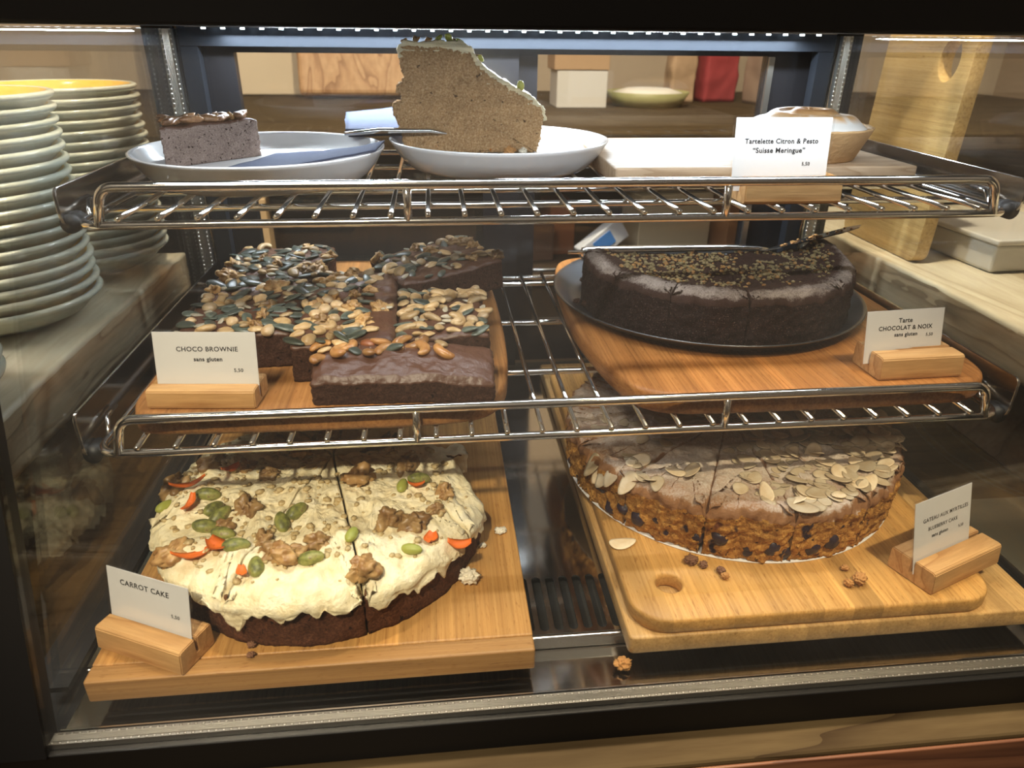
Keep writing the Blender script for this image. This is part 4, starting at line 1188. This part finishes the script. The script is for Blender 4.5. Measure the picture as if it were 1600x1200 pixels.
    o = obj('chopped_walnut', cm, nut_mat('chopped_walnut', (0.66, 0.46, 0.19), (0.84, 0.66, 0.34), 400), t, fix=False); o['kind'] = 'stuff'
carrot_cake()

def crumb_obj(nm, label, x, y, z, s, mat, seed, grp, rz=0.0, flat=0.7):
    mb = MB().blob((0, 0, 0), (s, s*.85, s*flat), 4, 0.55, 2.6, seed)
    zmin = min(v[2] for v in mb.v)
    o = obj(nm, mb, mat, None, (x, y, z-zmin), (0, 0, rz), fix=False)
    return tag(o, label, 'crumb', grp)
G1 = 'crumbs beside the carrot cake'
zL = -0.1064
crumb_obj('frosting_crumb', 'largest white frosting crumb with orange speck, right of carrot cake', -0.0735, -0.021, zL, 0.0062, M['crumb_white'], 3, G1)
crumb_obj('frosting_crumb', 'small white frosting crumb touching the carrot cake foot', -0.0885, -0.014, zL, 0.0036, M['crumb_white'], 7, G1, 1.0)
crumb_obj('frosting_crumb', 'small white crumb in front of the carrot cake, near its sign', -0.2165, -0.057, zL, 0.0026, M['crumb_white'], 9, G1)
crumb_obj('cake_crumb', 'brown crumb near the carrot cake sign, the upper of two', -0.2085, -0.066, zL, 0.0024, M['crumb_brown'], 11, G1)
crumb_obj('cake_crumb', 'brown crumb near the carrot cake sign, closest to the board front', -0.2075, -0.0735, zL, 0.0022, M['crumb_brown'], 13, G1, 0.7)
crumb_obj('nut_crumb', 'pale flat nut crumb by the right edge of carrot cake board', -0.0475, 0.031, zL, 0.0042, M['crumb_white'], 15, G1, 0.4, 0.35)
crumb_obj('nut_crumb', 'tiny pale nut crumb right of the carrot cake', -0.0615, 0.015, zL, 0.0022, M['crumb_white'], 17, G1)

# ================================================================== BLUEBERRY CAKE
def blueberry_cake():
    ox, oy, oz = 0.1485, 0.0990, -0.0968
    t = thing('blueberry_cake', 'round sliced blueberry almond cake dusted with sugar', 'cake', (ox, oy, oz))
    obj('cake_disc', MB().lathe([(0, 0), (0.1318, 0), (0.1320, 0.0005), (0.1318, 0.0009), (0, 0.0009)], 96), M['paper'], t)
    rad = 0.1325; H = 0.0455
    rnd = random.Random(9)
    def FT(x, y):
        r = math.hypot(x, y); th = math.degrees(math.atan2(y, x))
        d = abs((th+91+12.857) % 25.714-12.857)
        cut = math.exp(-(math.radians(d)*r/0.0013)**2)
        return H-0.001+0.0030*fr((x, y, 0), 26, 1.0)+0.0013*fr((x, y, 1), 90, 3.0)-0.003*cut*(0.4+0.6*noise.noise(Vector((x*60, y*60, 7)))**2*4)
    for k in range(14):
        a, b = -91+25.714*k, -91+25.714*(k+1)
        P = wedge((0, 0), lambda th: rad+0.0014*fr((math.cos(math.radians(th)), math.sin(math.radians(th)), 0), 9, 2), a, b, 0.00012, 0.8)
        m_ = math.radians((a+b)/2)
        front = math.sin(m_) < 0.5
        mb = lump(P, 0.0013, FT, ds=0.0011 if front else 0.003, nz=34 if front else 12, rings=34 if front else 14, edge=lambda x, y: 0.0008+0.0075*min(1, max(0, (math.hypot(x, y)-0.124)/0.006)), amp=0.0026, sc=150, seed=2.0, top_amp=0.0005, top_sc=260,
                  mat_top=0, mat_side=1, center=(0.085*math.cos(m_), 0.085*math.sin(m_)), side_pick=lambda x, y, u: (0 if u > 0.93+0.10*noise.noise(Vector((x*90, y*90, 1))) else 1), side_prof=lambda u: 0.0022*(1-u)**2, mask=lambda x, y: min(1.0, max(0.0, (math.hypot(x, y)-(rad-0.009))/0.006)))
        s = obj('slice', mb, [M['blue_top'], M['blue_crumb']], t, fix=False)
    bm_ = [ell_mesh('blueberry', (0.0062, 0.0052, 0.0058), M['berry'], 0.18, 1.6, i) for i in range(3)]
    for i in range(26):
        th = rnd.uniform(-172, -8); z = rnd.uniform(0.006, 0.022); r = rad-0.0048+rnd.uniform(-.001, .0012)
        put('blueberry', bm_[i % 3], t, (r*math.cos(math.radians(th)), r*math.sin(math.radians(th)), z), (rnd.random(), rnd.random(), rnd.random()*6)).scale = (rnd.uniform(.7, 1.25),)*3
    fm = [flake_mesh('almond_flake', a, b, c, M['almond']) for a, b, c in ((.0092, .0062, .10), (.0084, .0055, -.08), (.0100, .0060, .16), (.0076, .0058, .05))]
    n = 0
    while n < 98:
        a = rnd.choice([rnd.uniform(-178, -2), rnd.gauss(-78, 14), rnd.gauss(-38, 14), rnd.gauss(-20, 14)]) if n < 92 else rnd.uniform(0, 360); r = rad*math.sqrt(rnd.random())
        dens = 0.5+0.5*noise.noise(Vector((math.cos(math.radians(a))*r*40, math.sin(math.radians(a))*r*40, 5)))
        if r < 0.03 or r > rad-0.004 or (rnd.random() > dens*(0.45+0.8*(r/rad)**2)): continue
        x, y = r*math.cos(math.radians(a)), r*math.sin(math.radians(a))
        tl = rnd.choice([.12, .2, .35, .6])
        o = put('almond_flake', rnd.choice(fm), t, (x, y, FT(x, y)+0.0010+tl*0.003), (rnd.uniform(-tl, tl), rnd.uniform(-tl, tl), rnd.random()*6)); s = rnd.uniform(.7, 1.1); o.scale = (s, s, s)
        n += 1
    am = MB()
    for i in range(150):
        a = rnd.choice([rnd.uniform(-180, 0), rnd.gauss(-80, 12), rnd.gauss(-30, 18)]); r = rad*math.sqrt(rnd.uniform(.12, .93))
        x, y = r*math.cos(math.radians(a)), r*math.sin(math.radians(a)); src = rnd.choice(fm); o_ = len(am.v); sc_ = rnd.uniform(.45, .85)
        R3 = Matrix.Rotation(rnd.random()*6.3, 3, 'Z') @ Matrix.Rotation(rnd.uniform(-.25, .25), 3, 'X')
        am.add([R3 @ (v.co*sc_)+Vector((x, y, FT(x, y)+0.0006)) for v in src.vertices], [tuple(p.vertices) for p in src.polygons], 0, True)
    o = obj('almond_slivers', am, M['almond'], t, fix=False); o['kind'] = 'stuff'
    for (th, z, tl) in ((-158, 0.036, 1.0), (-155, 0.031, 1.0), (-152, 0.033, .9), (-149, 0.037, .8), (-142, 0.040, .7), (-12, 0.034, 1.1), (-5, 0.036, 1.0), (-18, 0.038, .9)):
        q = math.radians(th); o = put('almond_flake', fm[abs(th) % 4], t, ((rad+0.001)*math.cos(q), (rad+0.001)*math.sin(q), z), (0, tl, q))
    return fm
M['berry'] = plain('blueberry_skin', (0.022, 0.012, 0.026), 0.4, bump=(300, 0.0008, 0.7))
fm_ = blueberry_cake()
zR = -0.0969
o = put('almond_flake', fm_[2], None, (0.0365, -0.0025, zR+0.0008), (0, 0, 0.1)); tag(o, 'single loose almond flake on the paddle board left of blueberry cake', 'almond flake')
G2 = 'crumbs beside the blueberry cake'
for i, (x, y, s, m, lb) in enumerate([
        (0.080, -0.0265, 0.0042, 'crumb_brown', 'reddish brown crumb in front of blueberry cake, furthest from the sign'),
        (0.0875, -0.031, 0.0030, 'crumb_brown', 'brown crumb in front of blueberry cake, beside the furthest one'),
        (0.0972, -0.038, 0.0030, 'crumb_brown', 'dark blueberry stained crumb in front of the blueberry cake'),
        (0.0980, -0.0435, 0.0026, 'crumb_gold', 'golden crumb just before the dark blueberry stained crumb'),
        (0.1860, -0.0565, 0.0046, 'crumb_gold', 'larger golden crumb between blueberry cake and its sign'),
        (0.1780, -0.0580, 0.0030, 'crumb_gold', 'smaller golden crumb left of the larger one by the sign'),
        (0.1835, -0.0430, 0.0024, 'crumb_gold', 'tiny golden crumb touching the blueberry cake disc')]):
    crumb_obj('cake_crumb', lb, x, y, zR, s, M[m], 20+i*3.1, G2, i)
crumb_obj('cake_crumb', 'golden crumb lying on the steel trough at the board corner', 0.0215, -0.0790, -0.1339, 0.0048, M['crumb_gold'], 51, None)

# ================================================================== CHOCOLATE TART
M['pan'] = plain('dark_tart_pan', (0.16, 0.165, 0.175), 0.30, 0.9, bump=(60, 0.0004, 0.3))
o = obj('tart_pan', MB().lathe([(0, 0), (0.116, 0), (0.124, 0.0035), (0.1305, 0.0082), (0.1335, 0.0098), (0.1345, 0.0108), (0.1335, 0.0116), (0.1305, 0.0100), (0.1225, 0.0048), (0.117, 0.0018), (0.05, 0.0014), (0, 0.0014)], 128), M['pan'], None, (0.149, 0.190, 0.0182))
tag(o, 'round dark metal pan under the chocolate tart', 'pan')
def choc_tart():
    ox, oy, oz = 0.150, 0.178, 0.0199
    t = thing('chocolate_tart', 'dark chocolate walnut tart cut into slices, rear part gone', 'tart', (ox, oy, oz))
    rad = 0.112; rnd = random.Random(21)
    def FT(x, y):
        r = math.hypot(x, y); th = math.degrees(math.atan2(y, x))
        rim = max(0, 1-((r-0.099)/0.014)**2)
        return 0.0435+0.0018*rim+(0.0065*rim*math.exp(-((th+4)/20)**2))+0.0026*fr((x, y, 0), 30, 4)+0.0016*fr((x, y, 0), 110, 1)
    ang = [-189, -152, -126, -97, -54, 9]
    for i in range(len(ang)-1):
        a, b = ang[i], ang[i+1]
        P = wedge((0, 0), lambda th: rad+0.0016*fr((math.cos(math.radians(th)), math.sin(math.radians(th)), 0), 6, 2), a, b, 0.00025, 0.8)
        m_ = math.radians((a+b)/2)
        mb = lump(P, 0, FT, ds=0.0013, nz=24, rings=34, edge=lambda x, y: 0.0010+0.0050*min(1, max(0, (math.hypot(x, y)-0.103)/0.007)), amp=0.0013, sc=170, seed=5.0, top_amp=0.0008, top_sc=240, center=(0.07*math.cos(m_), 0.07*math.sin(m_)),
                  side_pick=lambda x, y, u: 0 if u > 0.93 else 1, side_prof=None, mask=lambda x, y: min(1.0, max(0.0, (math.hypot(x, y)-(rad-0.009))/0.006)))
        obj('slice', mb, [M['choc_top'], M['choc_side']], t, fix=False)
    cm = MB()
    for i in range(1500):
        a = math.radians(rnd.uniform(-186, 6)); r = 0.095*math.sqrt(rnd.random())
        x, y = r*math.cos(a), r*math.sin(a)
        if noise.noise(Vector((x*35, y*35, 2.2))) < -0.12+0.25*rnd.random()-0.12: continue
        s = rnd.choice([.0007, .0010, .0013, .0017])
        cm.blob((x, y, FT(x, y)+0.0004), (s*1.25, s, s*0.8), 1, 0.3, 1.5, i, Matrix.Rotation(rnd.random()*6, 3, 'Z'), mat=0 if rnd.random() < .75 else 1)
    o = obj('walnut_crumbs', cm, [nut_mat('dull_walnut_crumb', (0.20, 0.15, 0.06), (0.40, 0.31, 0.15), 300), nut_mat('bright_walnut_crumb', (0.36, 0.17, 0.05), (0.52, 0.30, 0.10), 300)], t, fix=False); o['kind'] = 'stuff'
choc_tart()
G3 = 'crumbs left on the tart pan'
for i, (x, y, s, lb) in enumerate([
        (0.040, 0.172, 0.0052, 'dark chocolate crumb on the pan touching the tart, larger one'),
        (0.0325, 0.181, 0.0034, 'dark chocolate crumb near the rim of the pan'),
        (0.050, 0.232, 0.0050, 'flat dark crumb on the empty part of the pan before the handle'),
        (0.058, 0.247, 0.0032, 'small dark crumb on the pan nearest the handle'),
        (0.130, 0.302, 0.0040, 'dark crumb at the rear rim of the pan behind the handle'),
        (0.165, 0.302, 0.0036, 'second dark crumb at the rear rim of the pan')]):
    crumb_obj('cake_crumb', lb, x, y, 0.0205 if i < 4 else 0.0235, s, M['brownie_crumb'], 60+i*2.7, G3, i, 0.5)
t = thing('cake_knife', 'steel cake knife lying across the rear of the tart pan', 'knife', (0.16, 0.288, 0.0352))
hd = MB().tube([(-0.117, 0.001, 0), (-0.1035, 0.0008, 0), (-0.1033, 0.0008, 0), (-0.097, 0.0006, 0), (-0.06, 0, 0), (0.0, 0, 0), (0.05, 0, 0), (0.078, -0.003, 0.0003), (0.088, -0.008, 0.0006)],
               [0.0018, 0.0022, 0.0044, 0.0054, 0.0058, 0.0058, 0.0050, 0.0036, 0.0024], 16)
hd.v = [(x, y, z) for x, y, z in hd.v]
obj('handle', hd, M['steel'], t)
p0, p1 = Vector((0.086, -0.008, 0.0005)), Vector((0.149, -0.060, 0.0365))
bl = MB(); d = (p1-p0); w = Vector((d.y, -d.x, 0)).normalized()
vs = []
for (u, hw) in ((0, 0.003), (0.2, 0.010), (0.85, 0.013), (1.0, 0.006)):
    c = p0+d*u
    for s in (-1, 1):
        for k in (0, 1): vs.append(c+w*s*hw+Vector((0, 0, 0.0012*k)))
fs = []
for i in range(3):
    a = i*4
    fs += [(a, a+2, a+6, a+4), (a+1, a+5, a+7, a+3), (a, a+4, a+5, a+1), (a+2, a+3, a+7, a+6)]
fs += [(0, 1, 3, 2), (12, 14, 15, 13)]
bl.add(vs, fs)
b_ = obj('blade', bl, M['blade'] if 'blade' in M else M['steel'], t)
cb = MB(); rnd = random.Random(4)
for i in range(26):
    u = rnd.uniform(.15, .95); c = p0+d*u+w*rnd.uniform(-.009, .009)+Vector((0, 0, 0.0018)); s = rnd.choice([.0008, .0012, .0018])
    cb.blob(c, (s*1.4, s, s*.8), 1, .3, 1.5, i)
o = obj('stuck_crumbs', cb, M['crumb_gold'], t, fix=False); o['kind'] = 'stuff'

# ================================================================== TOP SHELF
def china_plate():
    return MB().lathe([(0, 0.0012), (0.066, 0.0012), (0.068, 0.0), (0.073, 0.0), (0.0755, 0.0020), (0.080, 0.0060), (0.0855, 0.0125), (0.0892, 0.0190), (0.0908, 0.0212), (0.0907, 0.0222), (0.0892, 0.0222), (0.0880, 0.0205), (0.0835, 0.0138), (0.077, 0.0092), (0.066, 0.0080), (0, 0.0080)], 112).mesh('cake_plate', M['china'])
PM = china_plate()
p1_ = put('cake_plate', PM, None, (-0.2150, 0.171, 0.1318)); tag(p1_, 'white china plate carrying the brownie wedge and a blue napkin', 'plate', 'white plates on the upper shelf')
p2_ = put('cake_plate', PM, None, (-0.0325, 0.222, 0.1318)); tag(p2_, 'white china plate carrying the tall carrot cake slice', 'plate', 'white plates on the upper shelf')
M['napkin'] = plain('slate_blue_napkin', (0.055, 0.075, 0.145), 0.9, bump=(1400, 0.0005, 0.7))
M['napkin_dark'] = plain('dark_napkin_edge', (0.03, 0.035, 0.06), 0.9)
def sheet(front, back, th, n=16):
    """folded cloth lofted between two 3-D edges"""
    def samp(P, u):
        k = len(P)-1; i = min(int(u*k), k-1); f = u*k-i
        return Vector(P[i]).lerp(Vector(P[i+1]), f)
    mb = MB(); vs = []
    for s in (0, 1):
        for i in range(n+1):
            a, b = samp(front, i/n), samp(back, i/n)
            for j in range(n+1):
                q = a.lerp(b, j/n); q.z += s*th+0.0006*fr(q, 40, 3); vs.append(q)
    o2 = (n+1)**2; fs = []; ms = []
    for s in (0, o2):
        for i in range(n):
            for j in range(n):
                a = s+i*(n+1)+j; fs.append((a, a+1, a+n+2, a+n+1)); ms.append(0)
    for i in range(n):
        for (a, b) in ((i, i+1), (n*(n+1)+i, n*(n+1)+i+1), (i*(n+1), (i+1)*(n+1)), (i*(n+1)+n, (i+1)*(n+1)+n)):
            fs.append((a, b, b+o2, a+o2)); ms.append(1)
    mb.v = [v[:] for v in vs]; mb.f = fs; mb.m = ms; mb.sm = [m == 0 for m in ms]
    return mb
nk = sheet([(-0.238, 0.150, 0.1412), (-0.190, 0.137, 0.1440), (-0.155, 0.138, 0.1500), (-0.128, 0.132, 0.1555)], [(-0.214, 0.215, 0.1412), (-0.176, 0.212, 0.1435), (-0.150, 0.196, 0.1485), (-0.124, 0.175, 0.1560)], 0.0014)
o = obj('napkin', nk, [M['napkin'], M['napkin_dark']]); tag(o, 'slate blue paper napkin on the plate beside the brownie wedge', 'napkin')
t = thing('napkin_stack', 'folded dark edged blue napkins behind the tall carrot cake slice', 'napkin', (-0.12, 0.3, 0.153))
for i in range(3):
    nk = sheet([(-0.036-0.001*i, -0.078, 0.0010+i*0.0022), (0.03, -0.065, 0.0010+i*0.0022)], [(-0.050+0.001*i, 0.026, 0.0030+i*0.0030), (0.015, 0.055, 0.0070+i*0.0030)], 0.0013)
    obj('napkin', nk, [M['napkin'], M['napkin_dark']], t)
o = obj('fork', MB().tube([(-0.158, 0.212, 0.1580), (-0.13, 0.214, 0.1600), (-0.09, 0.218, 0.1595), (-0.05, 0.245, 0.1500)], [0.0016, 0.0022, 0.0018, 0.0012], 10), M['steel'])
tag(o, 'steel fork resting on the plate left of the carrot cake slice', 'fork')

# brownie wedge
def brownie_wedge():
    A, B = Vector((-0.2825, 0.1625)), Vector((-0.2270, 0.2220)); v = (B-A); L = v.length
    t = thing('brownie_slice', 'greyish brownie slice with pecans on the blue napkin plate', 'cake slice', (A.x, A.y, 0.1400), math.atan2(v.y, v.x))
    P = [(0, 0), (L, 0), (L, 0.014), (0.022, 0.030)]
    zt = lambda x, y: 0.0285+0.0015*fr((x, y, 0), 60, 2)-0.0012*abs(x/L-0.5)
    mb = lump(P, 0, zt, ds=0.0011, nz=22, rings=18, edge=0.0018, amp=0.0009, sc=420, seed=3, top_amp=0.0008, top_sc=200)
    obj('cake', mb, [M['brownie_crust'], M['slice_crumb']], t, fix=False)
    rnd = random.Random(8)
    pec = [ell_mesh('pecan', (0.0085, 0.0040, 0.0026), M['pecan'], 0.22, 2.2, i, 0.1) for i in range(3)]
    for i in range(30):
        x = L*rnd.uniform(.06, .97); y = rnd.uniform(.003, .026-.012*x/L); x += y*0.45 if x < L*.5 else 0
        if x > L*.80 and rnd.random() < .6: continue
        k = rnd.choice(['pecan', 'pecan', 'walnut'])
        o = put(k, rnd.choice(pec) if k == 'pecan' else rnd.choice(NUT['walnut']), t, (x, y, zt(x, y)+0.0022), (rnd.uniform(-.4, .4), rnd.uniform(-.4, .4), rnd.uniform(-.9, .9)))
        s = 0.62 if k == 'walnut' else rnd.uniform(.85, 1.15); o.scale = (s, s, s)
M['pecan'] = nut_mat('pecan_kernel', (0.20, 0.085, 0.035), (0.40, 0.21, 0.09), 200, 0.35)
brownie_wedge()

# tall carrot cake slice
def carrot_slice():
    S = [(632, 239), (630, 215), (626, 200), (622, 185), (617, 172), (618, 163), (630, 157), (633, 150), (625, 143), (624, 135), (633, 128), (637, 120), (633, 108), (631, 92), (633, 78), (645, 74), (690, 76), (735, 84), (744, 100), (770, 122), (800, 140), (830, 157), (846, 172), (850, 185), (846, 200), (843, 222), (838, 241), (800, 242), (740, 241), (680, 240)]
    D = 0.628
    def pt(u, v):
        return (-0.0863+(-0.0397+(u-632)*0.000859)*D, 0.2324+(-0.019-(v-75)*0.000779)*D)
    P = [pt(*s) for s in S]
    x0 = min(p[0] for p in P); x1 = max(p[0] for p in P); z0 = min(p[1] for p in P)
    cx = (x0+x1)/2; Y0 = 0.226
    t = thing('carrot_cake_slice', 'tall slice of carrot cake with cream top on white plate', 'cake slice', (cx, Y0, 0.1402))
    def build(poly, yf, yb, amp, sc, seed, mats, ds=0.0011, rings=40, en=0.0012, tess=False):
        Q = resample([(x-cx, z-z0) for x, z in poly], ds)
        A = sum(Q[i][0]*Q[(i+1) % len(Q)][1]-Q[(i+1) % len(Q)][0]*Q[i][1] for i in range(len(Q)))
        if A < 0: Q = Q[::-1]
        k = len(Q); c = sum((Vector(q) for q in Q), Vector((0, 0)))/k
        Q2 = []
        for i in range(k):
            tv = (Vector(Q[(i+1) % k])-Vector(Q[i-1])).normalized(); n = Vector((tv.y, -tv.x))
            e = en*(fr((Q[i][0], Q[i][1], 0), 300, seed)+0.8*fr((Q[i][0], Q[i][1], 3), 800, seed)); Q2.append((Q[i][0]+n.x*e, max(0.0, Q[i][1]+n.y*e), n))
        vs = []; fs = []; ms = []
        # front cap rings (centre outwards), then side layers, then back cap
        for g in range(1, rings+1):
            s = g/rings
            for (x, z, n) in Q2:
                X, Z = c.x+(x-c.x)*s, c.y+(z-c.y)*s
                y = yf(X)+amp*(fr((X, 0, Z), sc, seed)+0.5*fr((X, 1, Z), sc*3, seed))+(0.0015*max(0, (s-0.93)/0.07)**2)
                vs.append((X, y, Z))
        nl = 14
        for j in range(1, nl+1):
            u = j/nl
            for (x, z, n) in Q2:
                e = 0.0012*fr((x, u*0.05, z), 260, seed+2)
                vs.append((x+n.x*e, yf(x)+(yb(x)-yf(x))*u, max(0, z+n.y*e)))
        tot = rings+nl
        for g in range(tot-1):
            for i in range(k):
                fs.append((g*k+i, g*k+(i+1) % k, (g+1)*k+(i+1) % k, (g+1)*k+i)); ms.append(0 if g < rings-1 else 1)
        if tess:
            for lv in (0, tot-1):
                for q in tessellate_polygon([[Vector((vs[lv*k+i][0], vs[lv*k+i][2], 0)) for i in range(k)]]):
                    fs.append(tuple(lv*k+i for i in q)); ms.append(0)
            mb = MB(); mb.v = vs; mb.f = fs; mb.m = ms; mb.sm = [True]*len(fs)
            return mb
        ci = len(vs); vs.append((c.x, yf(c.x), c.y)); bi = len(vs); vs.append((c.x, yb(c.x), c.y))
        for i in range(k):
            fs.append((i, ci, (i+1) % k)); ms.append(0)
            fs.append(((tot-1)*k+i, (tot-1)*k+(i+1) % k, bi)); ms.append(0)
        mb = MB(); mb.v = vs; mb.f = fs; mb.m = ms; mb.sm = [True]*len(fs)
        return mb
    w = x1-x0
    yf = lambda x: 0.0
    yb = lambda x: 0.014+0.036*min(1, max(0, (x+w/2)/w))
    s = obj('crumb', build(P, yf, yb, 0.0012, 260, 3, None), [M['carrot_crumb'], M['carrot_crumb']], t)
    # frosting: cap along the top and down the sloping outside
    F = [(631, 92), (628, 80), (638, 68), (665, 70), (700, 67), (722, 67), (740, 80), (748, 97), (772, 116), (802, 135), (832, 152), (850, 172), (853, 188), (848, 190), (843, 178), (828, 165), (798, 152), (768, 140), (742, 128), (740, 98), (732, 86), (690, 84), (645, 84), (637, 94)]
    yf2 = lambda x: -0.0008
    yb2 = lambda x: yb(x)+0.0012
    obj('frosting', build([pt(*q) for q in F], yf2, yb2, 0.0010, 300, 7, None, 0.0010, 1, 0.0009, True), [M['frosting'], M['frosting']], t)
    rnd = random.Random(3)
    pg = ell_mesh('pistachio', (0.0052, 0.0028, 0.0022), M['pist_green'], 0.15, 1.5, 4, 0.1)
    for (u, v, dy, s) in ((705, 66, 0.006, 1.0), (722, 72, 0.010, .8), (752, 96, 0.006, .7), (812, 138, 0.004, 1.1), (845, 172, 0.006, .6), (690, 67, 0.014, .8)):
        x, z = pt(u, v); o = put('pistachio', pg, t, (x-cx, dy, z-z0+0.0015), (rnd.uniform(-.5, .5), rnd.uniform(0, .9), rnd.random()*3)); o.scale = (s, s, s)
    for (u, v, dy, s) in ((657, 67, 0.006, .5), (675, 68, 0.008, .45), (745, 92, 0.012, .4), (640, 71, .008, .5), (715, 70, .02, .5)):
        x, z = pt(u, v); o = put('walnut', NUT['walnut'][0], t, (x-cx, dy, z-z0+0.001), (0, 0, rnd.random()*3)); o.scale = (s, s, s)
carrot_slice()
crumb_obj('cake_crumb', 'golden crumb at the foot of the tall carrot cake slice', -0.024, 0.2195, 0.1398, 0.0042, M['crumb_gold'], 81, 'crumbs on the slice plate')
crumb_obj('cake_crumb', 'paler crumb just right of the golden crumb by the slice', -0.0125, 0.2205, 0.1398, 0.0036, M['crumb_white'], 84, 'crumbs on the slice plate', 1)

# meringue tartlet
def tartlet():
    t = thing('lemon_tartlet', 'small lemon tartlet with browned meringue swirl behind its card', 'tartlet', (0.208, 0.172, 0.1449))
    M['tart_crust'] = plain('tartlet_crust', (0.56, 0.35, 0.16), 0.7, bump=(320, 0.0010, 0.7))
    n = 96; mb = MB()
    prof = [(0, 0), (0.0385, 0), (0.040, 0.0012), (0.0495, 0.0228), (0.0500, 0.0240), (0.0490, 0.0246), (0.0465, 0.0240), (0.043, 0.0150), (0, 0.0150)]
    mb.lathe(prof, n)
    mb.v = [(x*(1+0.006*math.sin(math.atan2(y, x)*22)*(math.hypot(x, y) > .036)), y*(1+0.006*math.sin(math.atan2(y, x)*22)*(math.hypot(x, y) > .036)), z+0.0006*fr((x, y, z), 120, 2)*(z > 0.01)) for x, y, z in mb.v]
    obj('crust', mb, M['tart_crust'], t)
    m, nt, b, out = new_mat('torched_meringue')
    v = mapped(nt, (1, 1, 1)); n0 = noise_tex(nt, v, 55, 3, 0.5, 1.2)
    tc = N(nt, 'ShaderNodeTexCoord'); sp = N(nt, 'ShaderNodeSeparateXYZ'); nt.links.new(tc.outputs['Object'], sp.inputs[0])
    hz = N(nt, 'ShaderNodeMapRange'); hz.inputs['From Min'].default_value = 0.024; hz.inputs['From Max'].default_value = 0.036
    nt.links.new(sp.outputs['Z'], hz.inputs['Value'])
    f = math_n(nt, 'MULTIPLY', hz.outputs[0], math_n(nt, 'ADD', n0, 0.3))
    c = ramp(nt, [(0.25, (0.86, 0.84, 0.80)), (0.6, (0.72, 0.43, 0.19)), (0.9, (0.45, 0.20, 0.06))], f)
    nt.links.new(c, b.inputs['Base Color']); b.inputs['Roughness'].default_value = 0.45
    mb = MB(); nr, na = 40, 120; vs = []
    for g in range(nr+1):
        r = 0.0462*g/nr
        for j in range(na):
            a = 2*PI*j/na; u = r/0.0462
            ph = a/(2*PI)-u*2.6
            sw = 0.5+0.5*math.cos(2*PI*ph)
            z = 0.020+0.0135*(max(0.0, 1-u**2.6))**0.6+0.0034*sw*(1-u**4)
            vs.append((r*math.cos(a), r*math.sin(a), z))
    fs = [(g*na+j, g*na+(j+1) % na, (g+1)*na+(j+1) % na, (g+1)*na+j) for g in range(nr) for j in range(na)]
    o0 = len(vs)
    for j in range(na): vs.append((0.044*math.cos(2*PI*j/na), 0.044*math.sin(2*PI*j/na), 0.0155))
    fs += [(nr*na+j, nr*na+(j+1) % na, o0+(j+1) % na, o0+j) for j in range(na)]; fs.append(tuple(o0+j for j in range(na)))
    mb.add(vs, fs, 0, True)
    obj('meringue', mb, m, t)
tartlet()
